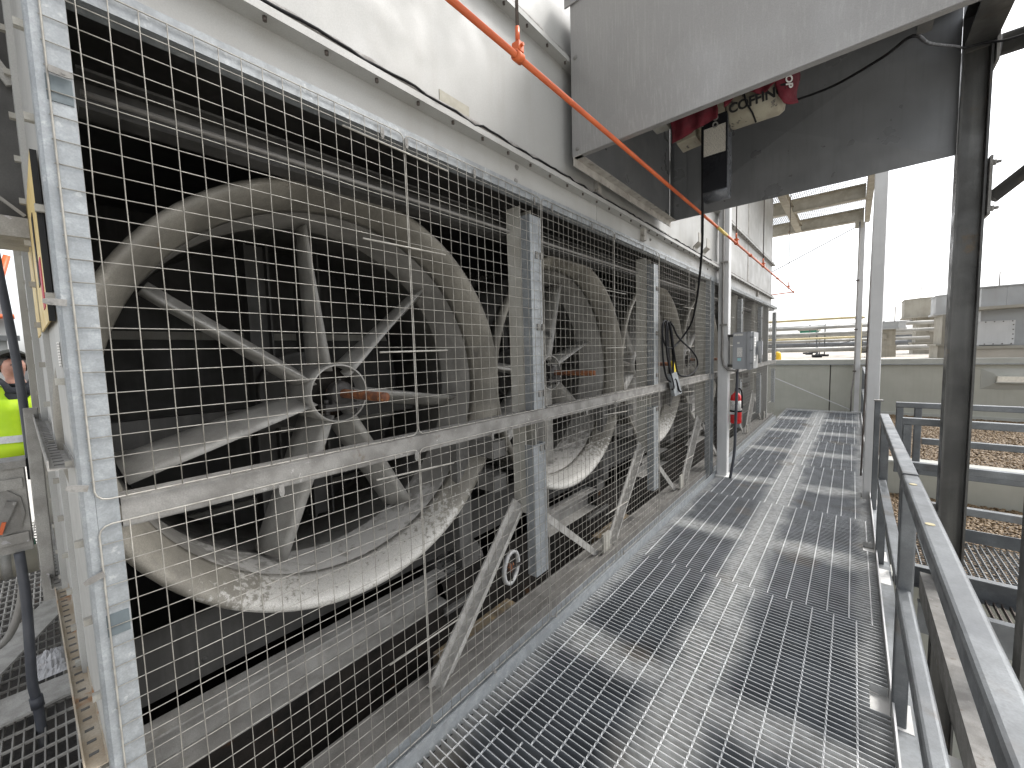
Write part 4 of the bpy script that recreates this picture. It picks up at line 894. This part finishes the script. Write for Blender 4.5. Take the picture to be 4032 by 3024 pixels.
MB().box(-1.038, -1.015, 5.2825, 5.2845, 1.635, 1.655).build('blank_label', 'white_ink', en)
MB().box(-1.075, -0.98, 5.2825, 5.2845, 1.728, 1.752).build('name_plate', 'white_label', en)
MB().box(-0.8715, -0.8705, 5.33, 5.42, 1.42, 1.50).box(-0.8715, -0.8705, 5.33, 5.42, 1.60, 1.71).build('door_label', 'white_label', dr)
MB().box(-1.1475, -1.085, 5.33, 5.56, 1.36, 1.39).box(-1.1475, -1.085, 5.33, 5.56, 1.72, 1.75).build('mount_rails', 'dark_steel', sb)
MB().tube(smooth_pts([(-1.05, 5.36, 1.338), (-1.05, 5.36, 1.1), (-1.058, 5.36, 0.75), (-1.065, 5.35, 0.35), (-1.09, 5.33, 0.1), (-1.105, 5.32, 0.0)], 5), 0.016, 10).build('conduit', 'conduit_dark', sb)
fe = thing('fire_extinguisher', 'red fire extinguisher hung on the white post below the switch box', 'fire extinguisher', (-1.09, 5.5, 0.65))
cy_ = MB().lathe([(0, 0), (0.055, 0.0), (0.062, 0.012), (0.062, 0.31), (0.055, 0.345), (0.03, 0.375), (0.018, 0.385), (0.018, 0.40), (0, 0.40)], (-1.085, 5.50, 0.655), (0, 0, 1), 24).build('cylinder', 'red_enamel', fe)
MB().lathe([(0.0626, 0.10), (0.0632, 0.10), (0.0632, 0.24), (0.0626, 0.24)], (-1.085, 5.50, 0.70), (0, 0, 1), 24).build('label_band', 'white_label', cy_)
MB().lathe([(0.062, 0.0), (0.066, 0.0), (0.066, 0.022), (0.062, 0.022)], (-1.085, 5.50, 0.80), (0, 0, 1), 24, closed=True).build('strap', 'rubber', fe)
MB().bar((-1.085, 5.47, 1.062), (-1.085, 5.57, 1.09), 0.02, 0.012).bar((-1.085, 5.47, 1.082), (-1.085, 5.56, 1.115), 0.018, 0.006).disc((-1.085, 5.50, 1.05), (0, 0, 1), 0.016, 0.03, 8).build('valve_handle', 'ink', fe)
MB().tube(smooth_pts([(-1.085, 5.50, 1.07), (-1.04, 5.47, 1.09), (-1.015, 5.46, 1.03), (-1.012, 5.46, 0.85)], 5), 0.009, 8).build('hose', 'rubber', fe)
MB().box(-1.1475, -1.06, 5.41, 5.43, 0.775, 0.80).build('bracket', 'white_paint', fe)

# ================================================================== RAISED PLATFORM (far, overhead)
up = thing('raised_platform', 'overhead rusty cream steel platform with open grating at the tower end', 'platform', (-0.6, 10.5, 4.3))
for y in (8.6, 10.35, 12.15): MB().ext(ibeam(0.13, 0.27, 0.014), (-1.9, y, 4.475), (0.10, y, 4.475), (0, 1, 0)).build('cross_beam', 'rust_cream', up)
MB().ext(chan(-0.08, 0.30, 0.012), (0.19, 7.6, 4.47), (0.19, 12.3, 4.47), (1, 0, 0)).build('edge_beam', 'rust_cream', up)
MB().ext(ibeam(0.12, 0.16, 0.012), (-1.08, 7.6, 4.40), (-1.08, 12.1, 4.40), (1, 0, 0)).build('stringer', 'rust_cream', up)
mb = MB()
for x in np.arange(-1.88, 0.18, 0.035): mb.box(x - .0025, x + .0025, 7.6, 12.3, 4.615, 4.645)
for y in np.arange(7.6, 12.3, 0.10): mb.box(-1.9, 0.18, y - .004, y + .004, 4.638, 4.646)
mb.build('grating_bars', 'galv_dull', up, kind='stuff')
mb = MB().box(-0.05, 0.10, 12.07, 12.085, 4.18, 4.36)
for z in (4.40, 4.47, 4.54):
    for x in (0.03, 0.075): mb.disc((x, 12.08, z), (0, -1, 0), 0.016, 0.02, 6)
mb.build('gusset', 'rust_cream', up)

# ================================================================== FAR PARAPET, ROOF AND ROOFTOP PLANT
pw = thing('parapet_wall', 'olive grey parapet wall with metal coping at the far end of the walkway', 'wall', (0, 12.4, -0.1))
MB().box(-8, -0.42, 12.30, 12.55, -4.0, 1.10).build('wall_face', 'parapet', pw)
MB().box(-0.415, -0.405, 12.33, 12.50, -4.0, 1.10).build('joint_seal', 'ink', pw)
MB().box(-0.40, 9, 12.315, 12.55, -4.0, 1.10).build('wall_face', 'parapet', pw)
MB().box(-8, 9, 12.26, 12.60, 1.10, 1.225).build('coping', 'parapet_cap', pw)
MB().box(-8, 9, 12.245, 12.26, 1.10, 1.118).build('drip_edge', 'galv', pw)
MB().box(0.35, 9, 12.27, 12.315, -0.06, 0.035).build('base_flashing', 'parapet_cap', pw)
wl = thing('wall_light', 'rectangular wall light in a sloped frame on the far parapet', 'light fixture', (2.3, 12.3, 0.9))
mb = MB(); a = [(1.98, 12.312, 0.60), (2.95, 12.312, 0.60), (2.95, 12.312, 1.02), (1.98, 12.312, 1.02)]; b = [(2.17, 12.27, 0.72), (2.76, 12.27, 0.72), (2.76, 12.27, 0.90), (2.17, 12.27, 0.90)]
mb.add(a + b, [(0, 1, 5, 4), (1, 2, 6, 5), (2, 3, 7, 6), (3, 0, 4, 7), (4, 5, 6, 7)]); mb.build('bezel', 'parapet_cap', wl)
MB().box(2.18, 2.52, 12.19, 12.27, 0.755, 0.865).build('lens', 'lamp_lens', wl)
MB().box(2.165, 2.535, 12.185, 12.27, 0.735, 0.7545).build('tray', 'parapet_cap', wl)
MB().box(-60, 60, 12.55, 90, 1.05, 1.12).build('roof', 'roof_white', kind='structure')
# rooftop exhaust units
def roof_unit(label, x, y, w, base_h, body_h, hood_w, hood_h, material, hmat, parts=True):
    t = thing('exhaust_unit', label, 'rooftop unit', (x, y, 1.12), 'rooftop exhaust units')
    z = 1.12
    MB().box(x - w / 2 * 1.1, x + w / 2 * 1.1, y - w / 2 * 1.1, y + w / 2 * 1.1, z, z + base_h).build('curb', material, t)
    MB().box(x - w / 2 * 1.16, x + w / 2 * 1.16, y - w / 2 * 1.16, y + w / 2 * 1.16, z + base_h, z + base_h + 0.05).build('curb_cap', material, t)
    z += base_h + 0.05
    MB().box(x - w / 2, x + w / 2, y - w / 2, y + w / 2, z, z + body_h).build('body', material, t)
    z += body_h; h = hood_w / 2; c = h * 0.42
    oct_ = [(x - h, y - h + c), (x - h + c, y - h), (x + h - c, y - h), (x + h, y - h + c), (x + h, y + h - c), (x + h - c, y + h), (x - h + c, y + h), (x - h, y + h - c)]
    def slab(z0, z1, s_=1.0):
        vs = [(x + (p[0] - x) * s_, y + (p[1] - y) * s_, zz) for zz in (z0, z1) for p in oct_]
        return MB().add(vs, [tuple(reversed(range(8))), tuple(range(8, 16))] + [(i, (i + 1) % 8, 8 + (i + 1) % 8, 8 + i) for i in range(8)])
    slab(z, z + 0.05, 1.05).build('hood_rim', hmat, t); slab(z + 0.05, z + hood_h).build('hood', hmat, t); slab(z + hood_h, z + hood_h + 0.03, 1.02).build('hood_cap', hmat, t)
    if parts:
        MB().box(x - w * 0.22, x + w * 0.02, y - w / 2 - 0.07, y - w / 2, z - body_h * .62, z - body_h * .30).build('isolator', 'unit_tan', t)
    mb = MB()
    for dx in (-.25, .22): mb.tube([(x + dx * hood_w, y, z + hood_h), (x + dx * hood_w, y, z + hood_h + 0.55)], 0.012, 5)
    mb.build('lightning_rods', 'steel_rod', t, kind='stuff')
    return t
roof_unit('tan stained exhaust unit with eight-sided grey hood, left of the dark column', 2.47, 16.2, 1.40, 0.34, 0.78, 1.62, 0.50, 'unit_tan', 'unit_metal')
roof_unit('exhaust unit with tan eight-sided hood, just behind the nearer tan unit', 2.50, 23.0, 1.3, 0.4, 0.95, 2.0, 0.72, 'unit_tan', 'unit_tan')
roof_unit('small square-bodied vent with white hood beside the tall white post', 0.82, 18.4, 0.44, 0.34, 0.52, 0.90, 0.20, 'unit_tan', 'unit_metal')
bu = thing('air_handler', 'large grey air handling unit with white access panel right of the dark column', 'rooftop unit', (3.4, 15, 1.12))
MB().box(2.05, 6, 13.3, 16.5, 1.12, 1.40).build('curb', 'roof_white', bu)
MB().box(2.0, 6, 13.25, 16.5, 1.40, 1.46).build('curb_cap', 'unit_tan', bu)
ab = MB().box(2.12, 6, 13.5, 16.4, 1.46, 2.24).build('body', 'unit_metal', bu)
mb = MB().box(2.02, 2.60, 13.44, 13.497, 1.48, 2.00)
ap_ = mb.build('access_panel', 'white_paint', bu)
mb = MB()
for x in np.arange(2.06, 2.6, 0.125):
    for z in (1.50, 1.98): bolt(mb, (x, 13.44, z), (0, -1, 0), 0.012, 0.008)
for z in np.arange(1.6, 1.95, 0.1):
    for x in (2.045, 2.575): bolt(mb, (x, 13.44, z), (0, -1, 0), 0.012, 0.008)
for z in np.arange(1.5, 2.2, 0.1): bolt(mb, (2.78, 13.50, z), (0, -1, 0), 0.010, 0.006)
mb.build('panel_bolts', 'steel_rod', ap_, kind='stuff')
MB().box(2.0, 6, 13.0, 16.6, 2.24, 2.30).build('eave', 'unit_tan', bu)
for k, (x0, x1) in enumerate(((2.05, 2.40), (2.402, 3.2), (3.202, 6))): MB().box(x0, x1, 13.12, 16.5, 2.30, 2.70).build('hood_panel', 'unit_metal', bu)
MB().box(2.03, 6, 13.08, 16.5, 2.70, 2.725).build('top_flashing', 'unit_metal', bu)
# yellow guardrail
yg = thing('yellow_guardrail', 'yellow tubular guardrail with rounded corner on the far roof edge', 'railing', (-0.7, 12.7, 1.2))
MB().tube(smooth_pts([(-3.5, 12.7, 2.235), (-0.10, 12.7, 2.225), (0.03, 12.7, 2.18), (0.105, 12.7, 2.08), (0.115, 12.7, 1.95), (0.12, 12.7, 1.12)], 5), 0.028, 8).build('top_rail', 'yellow_paint', yg)
MB().tube([(-3.5, 12.7, 1.75), (0.115, 12.7, 1.755)], 0.026, 8).build('mid_rail', 'yellow_paint', yg)
MB().tube([(-2.6, 12.7, 1.12), (-2.6, 12.7, 2.23)], 0.021, 8).build('post', 'yellow_paint', yg)
yc_ = thing('yellow_cover', 'bright yellow rounded cover on the roof beside the guard end', 'cover', (-1.6, 13.1, 1.12))
MB().lathe([(0, 0.32), (0.06, 0.31), (0.09, 0.26), (0.10, 0.0), (0, 0.0)], (-1.58, 13.0, 1.12), (0, 0, 1), 20).build('shell', 'yellow_bright', yc_)
# pipe runs with stands
runs = [(18.5, 1.42, 0.09, 'pipe_silver'), (19.6, 2.02, 0.06, 'pipe_silver'), (20.2, 2.28, 0.07, 'pipe_silver'), (21.0, 1.75, 0.06, 'pipe_silver'), (24.0, 2.45, 0.08, 'pipe_grey'), (26.0, 2.05, 0.10, 'pipe_silver'), (29.0, 1.6, 0.14, 'pipe_grey')]
rl = ['lowest thick silver pipe nearest the parapet', 'thin silver pipe at mid height above the parapet', 'silver pipe just under the top grey one', 'slim silver pipe low behind the yellow rail', 'uppermost grey pipe across the far roof', 'fat silver pipe behind the slim ones', 'broad grey pipe lowest at the back of the roof']
for (y, z, r, mm), lb in zip(runs, rl):
    t = thing('roof_pipe', lb, 'pipe', (0, y, 1.12), 'pipes across the far roof')
    MB().tube([(-9, y, z), (2.1, y, z - 0.01)], r, 10).build('pipe', mm, t)
    for x in ((-1.35, 0.35) if y < 22 else (-2.0, 0.2)):
        x += (y * 0.37) % 0.5
        MB().box(x - 0.02, x + 0.02, y - 0.02, y + 0.02, 1.14, z + r + 0.04).build('stand', 'pipe_grey', t)
        MB().box(x - 0.14, x + 0.14, y - 0.10, y + 0.10, 1.12, 1.20).build('foot_block', 'ink', t)
cb = thing('cross_bracing', 'grey crossed angle braces standing on the far white roof', 'brace', (-0.6, 19, 1.12))
MB().bar((-1.4, 19.0, 1.25), (0.0, 19.0, 1.72), 0.03, 0.04).bar((-0.9, 19.05, 1.62), (0.45, 19.05, 1.22), 0.03, 0.04).build('angles', 'pipe_grey', cb)
for lb, x, y, w, h, mm in (('teal flat-topped shed far across the roof', -2.4, 34, 0.9, 1.45, 'green_paint'), ('low grey shed on the skyline behind the pipes', 0.2, 40, 6, 1.3, 'pipe_grey'), ('long pale low building far behind the roof pipes', -6, 55, 16, 1.5, 'unit_metal')):
    t = thing('far_building', lb, 'building', (x, y, 1.12))
    MB().box(x - w / 2, x + w / 2, y, y + 3, 1.12, 1.12 + h).build('wall', mm, t)
    MB().box(x - w / 2 - .1, x + w / 2 + .1, y - .1, y + 3.1, 1.12 + h, 1.12 + h + .12).build('roof', 'unit_tan', t)

# ================================================================== LEFT SIDE, BEYOND THE CORNER
# slotted struts bolted to the end face
def strut_h(name, label, xa, xb, z, off, material):
    t = thing(name, label, 'channel', (xa, ey(xa) - 0.02, z))
    def P_(x, dy, zz): return (x, ey(x, dy), zz)
    mb = MB(); w = 0.040
    for d0, d1, z0, z1 in ((-w - off, -off, z, z + 0.003), (-w - off, -w - off + 0.003, z + 0.003, z + 0.022), (-0.003 - off, -off, z + 0.003, z + 0.020)):
        mb.add([P_(xa, d0, z0), P_(xb, d0, z0), P_(xb, d1, z0), P_(xa, d1, z0), P_(xa, d0, z1), P_(xb, d0, z1), P_(xb, d1, z1), P_(xa, d1, z1)],
               [(0, 3, 2, 1), (4, 5, 6, 7), (0, 1, 5, 4), (1, 2, 6, 5), (2, 3, 7, 6), (3, 0, 4, 7)])
    mb.build('channel', material, t)
    sl_ = MB()
    for x in np.arange(xa - 0.05, xb, -0.05):
        a_, b_ = ey(x, -w * .72 - off), ey(x, -w * .3 - off); sl_.box(x - 0.008, x + 0.002, a_, b_, z + 0.003, z + 0.0042)
    sl_.build('slots', 'motor_grey', t, kind='stuff')
strut_h('slotted_strut', 'grey slotted steel channel bolted across the tower end at chest height', -1.31, -3.0, 1.375, 0.0, 'strut')
strut_h('slotted_strut', 'rust stained slotted steel channel low on the tower end', -1.31, -2.5, 0.665, 0.0, 'strut_rusty')
strut_h('slotted_strut', 'grimy continuation of the low slotted channel farther along the tower end', -2.56, -4.2, 0.655, 0.01, 'strut')
us = thing('strut_post', 'square galvanized upright carrying the disconnect switch at the left edge', 'post', (-2.7, -0.075, 0))
MB().rbar((-2.72, -0.076, 0.56), (-2.72, -0.068, 1.425), 0.040, 0.042, 0.004).build('upright', 'strut', us)
MB().lathe([(0, 0), (0.055, 0), (0.055, 0.02), (0, 0.02)], (-2.95, -0.03, 1.18), (0, 1, 0), 16).build('green_cap', 'green_paint', us)
ds = thing('disconnect_switch', 'grey weathered disconnect switch with raised handle plate at the left edge', 'switch box', (-2.75, -0.25, 0.8))
en = MB().box(-2.86, -2.74, -0.46, -0.108, 0.80, 1.17).build('enclosure', 'strut', ds)
MB().box(-2.88, -2.725, -0.47, -0.100, 1.171, 1.20).build('lid', 'curb', ds)
MB().ext([(-0.20, 0.88), (-0.135, 0.90), (-0.118, 0.97), (-0.125, 1.04), (-0.16, 1.08), (-0.20, 1.09)][::-1], (-2.7395, 0, 0), (-2.732, 0, 0), (0, 1, 0)).build('handle_plate', 'curb', ds)
MB().bar((-2.722, -0.20, 0.90), (-2.722, -0.150, 1.03), 0.014, 0.030, (1, 0, 0)).build('handle', 'galv_worn', ds)
MB().bar((-2.712, -0.19, 0.90), (-2.712, -0.176, 0.95), 0.005, 0.012, (1, 0, 0)).build('indicator', 'orange_paint', ds)
for z in (1.08, 0.84): MB().box(-2.7395, -2.728, -0.24, -0.115, z, z + 0.045).build('latch', 'strut', en)
cdt = thing('conduit', 'dark grey upright conduit passing in front of the worker', 'conduit', (-2.8, -0.09, 1.2))
MB().tube(smooth_pts([(-2.80, -0.155, 3.2), (-2.80, -0.118, 2.2), (-2.80, -0.095, 1.7), (-2.80, -0.088, 1.42), (-2.80, -0.088, 1.1)], 5), 0.0145, 10).build('tube', 'conduit_dark', cdt)
cdt = thing('conduit', 'dark grey flexible conduit dropping from the disconnect switch to the floor', 'conduit', (-2.72, -0.15, 0.0))
MB().tube(smooth_pts([(-2.73, -0.148, 0.80), (-2.72, -0.145, 0.60), (-2.70, -0.150, 0.40), (-2.70, -0.156, 0.22), (-2.70, -0.150, 0.12), (-2.70, -0.145, -0.10)], 6), 0.0165, 10).tube([(-2.70, -0.152, 0.15), (-2.70, -0.149, 0.10)], 0.021, 10).build('tube', 'conduit_dark', cdt)
cdt = thing('conduit', 'light grey conduit curving away beside the big cream pipe', 'conduit', (-3.2, -0.3, 0.2))
MB().tube(smooth_pts([(-3.1, -0.165, 0.62), (-3.1, -0.18, 0.45), (-3.1, -0.24, 0.28), (-3.15, -0.36, 0.20)], 6), 0.016, 10).build('tube', 'conduit_grey', cdt)
t = thing('cream_pipe', 'large cream insulated pipe lying below the disconnect switch', 'pipe', (-4.0, -0.6, 0.3))
MB().tube([(-3.9, -1.8, 0.40), (-3.9, -0.14, 0.40)], 0.085, 18).build('pipe', 'pvc', t)
MB().lathe([(0.086, -0.02), (0.090, -0.02), (0.090, 0.02), (0.086, 0.02)], (-3.9, -0.26, 0.40), (0, 1, 0), 18).build('band', 'strut', t)
t = thing('green_pipe', 'thin green pipe above the large cream pipe', 'pipe', (-4.0, -0.6, 0.5))
MB().tube(smooth_pts([(-3.82, -1.4, 0.50), (-3.82, -0.35, 0.515), (-3.82, -0.14, 0.53)], 4), 0.022, 10).build('pipe', 'green_paint', t)
for lb, q, z in (('pale steel flat lying diagonally across the left grating', ((-2.72, -0.42), (-3.10, -0.44), (-3.95, -0.10), (-3.62, -0.066)), 0.12), ('second pale steel flat, nearer, crossing the left grating to the rusty channel', ((-2.745, -0.45), (-2.985, -0.45), (-2.962, -0.045), (-2.774, -0.040)), 0.06)):
    t = thing('steel_flat', lb, 'steel bar', ((q[0][0] + q[2][0]) / 2, (q[0][1] + q[2][1]) / 2, z))
    MB().add([(x, y, z - .012) for x, y in q] + [(x, y, z) for x, y in q], [(0, 1, 2, 3), (7, 6, 5, 4), (0, 4, 5, 1), (1, 5, 6, 2), (2, 6, 7, 3), (3, 7, 4, 0)]).build('flat', 'brace', t)
bagm = MB(); n = 14; vs = []
for i in range(n + 1):
    for j in range(n + 1): vs.append((-3.0 - 0.28 * i / n, -0.17 + 0.12 * j / n, 0.06 + 0.05 * math.sin(PI * i / n) * math.sin(PI * j / n) * rng.uniform(.5, 1.6)))
bagm.add(vs, [(i * (n + 1) + j, (i + 1) * (n + 1) + j, (i + 1) * (n + 1) + j + 1, i * (n + 1) + j + 1) for i in range(n) for j in range(n)])
bo = bagm.build('plastic_bag', 'clear_plastic', label='crumpled clear plastic bag on the left grating', cat='bag')
lg = bpy.data.objects.new('side_grating', None); COL.objects.link(lg); lg['kind'] = 'structure'
mb = MB()
for y in np.arange(-1.6, -0.02, 0.0305): mb.box(-6.5, -1.9, y - .0025, y + .0025, -0.035, 0.0)
for x in np.arange(-6.4, -1.9, 0.1015): mb.box(x - .004, x + .004, -1.6, -0.02, -0.008, 0.003)
mb.build('grating_bars', 'strut', lg, kind='stuff')
MB().box(-7.5, -1.9, -3.0, -0.02, -0.62, -0.60).build('lower_floor', 'pit', lg)
# yellow sign on the end face
sg = thing('warning_sign', 'faded yellow warning sign with a red stripe on the tower end', 'sign', (-1.5, 0.0, 1.6))
endquad(MB(), -1.335, -2.1, 1.70, 2.06, -0.012, 0.003).build('plate', 'sign_yellow', sg)
endquad(MB(), -1.328, -1.334, 1.70, 2.06, -0.012, 0.010).build('gap_shade', 'ink', sg)  # black strip painted for the shadow gap between sign and wall
endquad(MB(), -1.38, -1.46, 1.735, 1.845, -0.0135, 0.0012).build('red_stripe', 'sign_red', sg)
endquad(MB(), -1.50, -1.56, 1.80, 1.97, -0.0135, 0.0012).build('printed_lines', 'ink', sg)
tg = thing('tag_plate', 'small white paper tag stuck on the tower end below the yellow sign', 'label', (-1.34, 0.0, 1.6))
endquad(MB(), -1.335, -1.36, 1.60, 1.655, -0.004, 0.003).build('paper', 'white_label', tg)
# dark shaded duct and steelwork left of the end face
sdk = thing('side_duct', 'dark grey sheet-metal duct hanging at the upper left corner', 'duct', (-3.4, -0.5, 1.9))
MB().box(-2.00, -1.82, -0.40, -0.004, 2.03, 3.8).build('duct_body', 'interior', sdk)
MB().box(-2.02, -1.80, -0.45, -0.006, 1.97, 2.025).build('bottom_angle', 'strut', sdk)
MB().bar((-1.80, -0.10, 2.56), (-1.80, -0.006, 2.385), 0.012, 0.026).build('knee_brace', 'strut', sdk)
MB().bar((-1.80, -0.058, 2.075), (-1.80, -0.012, 2.03), 0.008, 0.008).build('knee_brace', 'strut', sdk)
wc = thing('pipe_rack_post', 'pale grey post with orange piping far behind the worker', 'post', (-7.5, -0.4, 0))
MB().box(-7.6, -7.5, -0.46, -0.30, 0, 3.2).build('post', 'unit_metal', wc)
MB().box(-7.6, -7.5, -0.75, -0.52, 0, 3.2).build('post', 'pipe_grey', wc)
MB().tube([(-7.45, -1.0, 2.18), (-7.45, -0.22, 2.20)], 0.028, 10).build('orange_line', 'orange_paint', wc)
MB().tube([(-7.45, -0.45, 2.0), (-7.45, -0.22, 2.9)], 0.03, 10).build('orange_line', 'orange_paint', wc)
MB().box(-7.5, -7.45, -1.0, -0.2, 1.92, 1.98).build('cross_bar', 'pipe_grey', wc)

# ================================================================== THE WORKER
def person(x0, y0, face):
    t = thing('person', 'worker in yellow hi-vis vest and dark cap looking up, behind the conduit', 'person', (x0, y0, 0))
    R = Matrix.Translation((x0, y0, 0)) @ Matrix.Rotation(face, 4, 'Z')       # local +X is forwards
    V = [(0, 0, 0.95, .15, .12), (0, 0, 1.08, .145, .115), (0.01, 0, 1.22, .16, .12), (0.0, 0, 1.36, .165, .12), (-0.005, 0, 1.435, .095, .085), (0.0, 0, 1.49, .058, .058), (0.005, 0, 1.53, .058, .058),
         (0.0, 0, 1.585, .078, .088), (-0.035, 0, 1.645, .082, .095), (-0.06, 0, 1.69, .06, .07),        # head, tipped back
         (0.055, 0, 1.555, .045, .04), (0.075, 0, 1.60, .05, .04)]                                          # jaw and face plane
    E = [(0, 1), (1, 2), (2, 3), (3, 4), (4, 5), (5, 6), (6, 7), (7, 8), (8, 9), (7, 10), (7, 11)]
    for s_ in (-1, 1):
        b = len(V)
        V += [(0, s_ * 0.17, 1.40, .062, .06), (-0.02, s_ * 0.225, 1.14, .046, .046), (0.05, s_ * 0.22, 0.92, .036, .034), (0.065, s_ * 0.215, 0.84, .04, .022), (0.075, s_ * 0.21, 0.76, .03, .016)]
        E += [(3, b), (b, b + 1), (b + 1, b + 2), (b + 2, b + 3), (b + 3, b + 4)]
        b = len(V)
        V += [(0, s_ * 0.10, 0.86, .095, .09), (0.015, s_ * 0.105, 0.50, .062, .062), (-0.01, s_ * 0.11, 0.12, .045, .045), (0.0, s_ * 0.11, 0.06, .045, .045), (0.14, s_ * 0.125, 0.035, .04, .032)]
        E += [(0, b), (b, b + 1), (b + 1, b + 2), (b + 2, b + 3), (b + 3, b + 4)]
    me = bpy.data.meshes.new('body'); me.from_pydata([v[:3] for v in V], E, []); me.update()
    o = bpy.data.objects.new('body', me); COL.objects.link(o)
    sk = o.modifiers.new('skin', 'SKIN'); sk.use_smooth_shade = True
    for i, v in enumerate(V): me.skin_vertices[0].data[i].radius = v[3:5]
    me.skin_vertices[0].data[0].use_root = True
    ss_ = o.modifiers.new('sub', 'SUBSURF'); ss_.levels = 2; ss_.render_levels = 2
    dg = bpy.context.evaluated_depsgraph_get(); bm = bpy.data.meshes.new_from_object(o.evaluated_get(dg)); bpy.data.objects.remove(o)
    bm.transform(R); bm.polygons.foreach_set('use_smooth', [True] * len(bm.polygons))
    for mname in ('skin', 'dark_cloth', 'trousers'): bm.materials.append(MATS[mname])
    for p in bm.polygons:
        c = R.inverted() @ p.center; arm = abs(c.y) > 0.19
        p.material_index = 0 if (c.z > 1.475 or (arm and c.z < 0.96)) else (2 if c.z < 0.93 else 1)
    bo_ = link('body', bm, t)
    def part(name, mb, material):
        mb.v = [tuple(R @ Vector(v)) for v in mb.v]; return mb.build(name, material, bo_ if name in ('nose', 'ear', 'eye', 'mouth', 'hair') else (vest_[0] if name in ('reflective_band', 'zip') else t))
    vest_ = [t]
    up_ = Vector((-0.52, 0, 0.85)).normalized(); fw_ = Vector((0.85, 0, 0.52)).normalized()     # head axes (tipped back)
    hc = Vector((-0.015, 0, 1.625))
    def hp(f, s_, u): return hc + fw_ * f + Vector((0, s_, 0)) + up_ * u
    nose = MB(); nose.tube([hp(0.085, 0, 0.03), hp(0.105, 0, 0.0), hp(0.118, 0, -0.022), hp(0.095, 0, -0.03)], [.008, .012, .015, .009], 8); part('nose', nose, 'skin')
    for s_ in (-1, 1):
        e = MB(); e.lathe([(0, 0.012), (0.022, 0.010), (0.030, 0.0), (0.022, -0.008), (0, -0.008)], hp(-0.005, s_ * 0.092, -0.005), (0.25, s_, 0), 12); part('ear', e, 'skin')
        e = MB(); e.lathe([(0, 0.004), (0.011, 0.002), (0.013, 0)], hp(0.092, s_ * 0.032, 0.022), fw_, 10); part('eye', e, 'ink')
    mth_ = MB(); mth_.tube([hp(0.088, -0.025, -0.052), hp(0.098, 0, -0.050), hp(0.088, 0.025, -0.052)], .005, 6); part('mouth', mth_, 'hair')
    hair = MB(); hair.lathe([(0.088, -0.02), (0.096, 0.0), (0.098, 0.03), (0.09, 0.05)], hp(-0.02, 0, 0.0), up_, 24); part('hair', hair, 'hair')
    cap = MB(); cap.lathe([(0.103, 0.03), (0.106, 0.05), (0.10, 0.085), (0.075, 0.118), (0.03, 0.132), (0, 0.134)], hp(-0.012, 0, 0.005), up_, 28)
    br = []
    for i in range(9):
        a = math.radians(-70 + 140 * i / 8)
        for r0, dz in ((0.098, 0.034), (0.098 + 0.075 * math.cos(a) ** 0.6, 0.028)): br.append(hp(-0.012 + r0 * math.cos(a), r0 * math.sin(a) if r0 < .1 else 0.105 * math.sin(a), 0.005 + dz))
    cap.add(br, [(2 * i, 2 * i + 1, 2 * i + 3, 2 * i + 2) for i in range(8)], True)
    part('cap', cap, 'cap_cloth')
    # vest: shell round the torso, open at the neck, with reflective band and zip
    ves = MB(); n = 32; rows = [(0.84, .205, .165), (0.95, .200, .160), (1.10, .195, .155), (1.24, .205, .160), (1.34, .205, .155), (1.41, .175, .125), (1.455, .115, .095)]
    vs = []
    for z, ry, rx in rows:
        for k in range(n):
            a = 2 * PI * k / n; fz = z - (0.10 * max(0, math.cos(a)) ** 6 if z > 1.40 else 0)
            vs.append((rx * math.cos(a) + 0.004 * math.sin(7 * a + z * 9), ry * math.sin(a), fz))
    ves.add(vs, [(i * n + k, i * n + (k + 1) % n, (i + 1) * n + (k + 1) % n, (i + 1) * n + k) for i in range(len(rows) - 1) for k in range(n)], True)
    vo = part('vest', ves, 'hi_vis'); vest_[0] = vo; vo.modifiers.new('thick', 'SOLIDIFY').thickness = 0.006
    bd = MB(); vs = []
    for z, ry, rx in ((0.98, .205, .165), (1.04, .204, .164)):
        for k in range(n): a = 2 * PI * k / n; vs.append((rx * math.cos(a) + 0.004 * math.sin(7 * a + z * 9), ry * math.sin(a), z))
    bd.add(vs, [(k, (k + 1) % n, n + (k + 1) % n, n + k) for k in range(n)], True); part('reflective_band', bd, 'reflective')
    zp = MB(); zp.tube([(0.172, 0, 0.85), (0.165, 0, 1.10), (0.168, 0, 1.24), (0.160, 0, 1.33)], 0.006, 6); part('zip', zp, 'ink')
    cl = MB()
    for s_ in (-1, 1): cl.add([(0.145, s_ * 0.015, 1.385), (0.10, s_ * 0.085, 1.455), (0.03, s_ * 0.105, 1.50), (0.02, s_ * 0.075, 1.515), (0.09, s_ * 0.05, 1.47), (0.15, s_ * 0.075, 1.40)], [(0, 5, 1, 4), (4, 1, 2, 3)], True)
    co = part('collar', cl, 'dark_cloth'); co.modifiers.new('thick', 'SOLIDIFY').thickness = 0.008
    return t
person(-5.45, -0.20, math.radians(8))
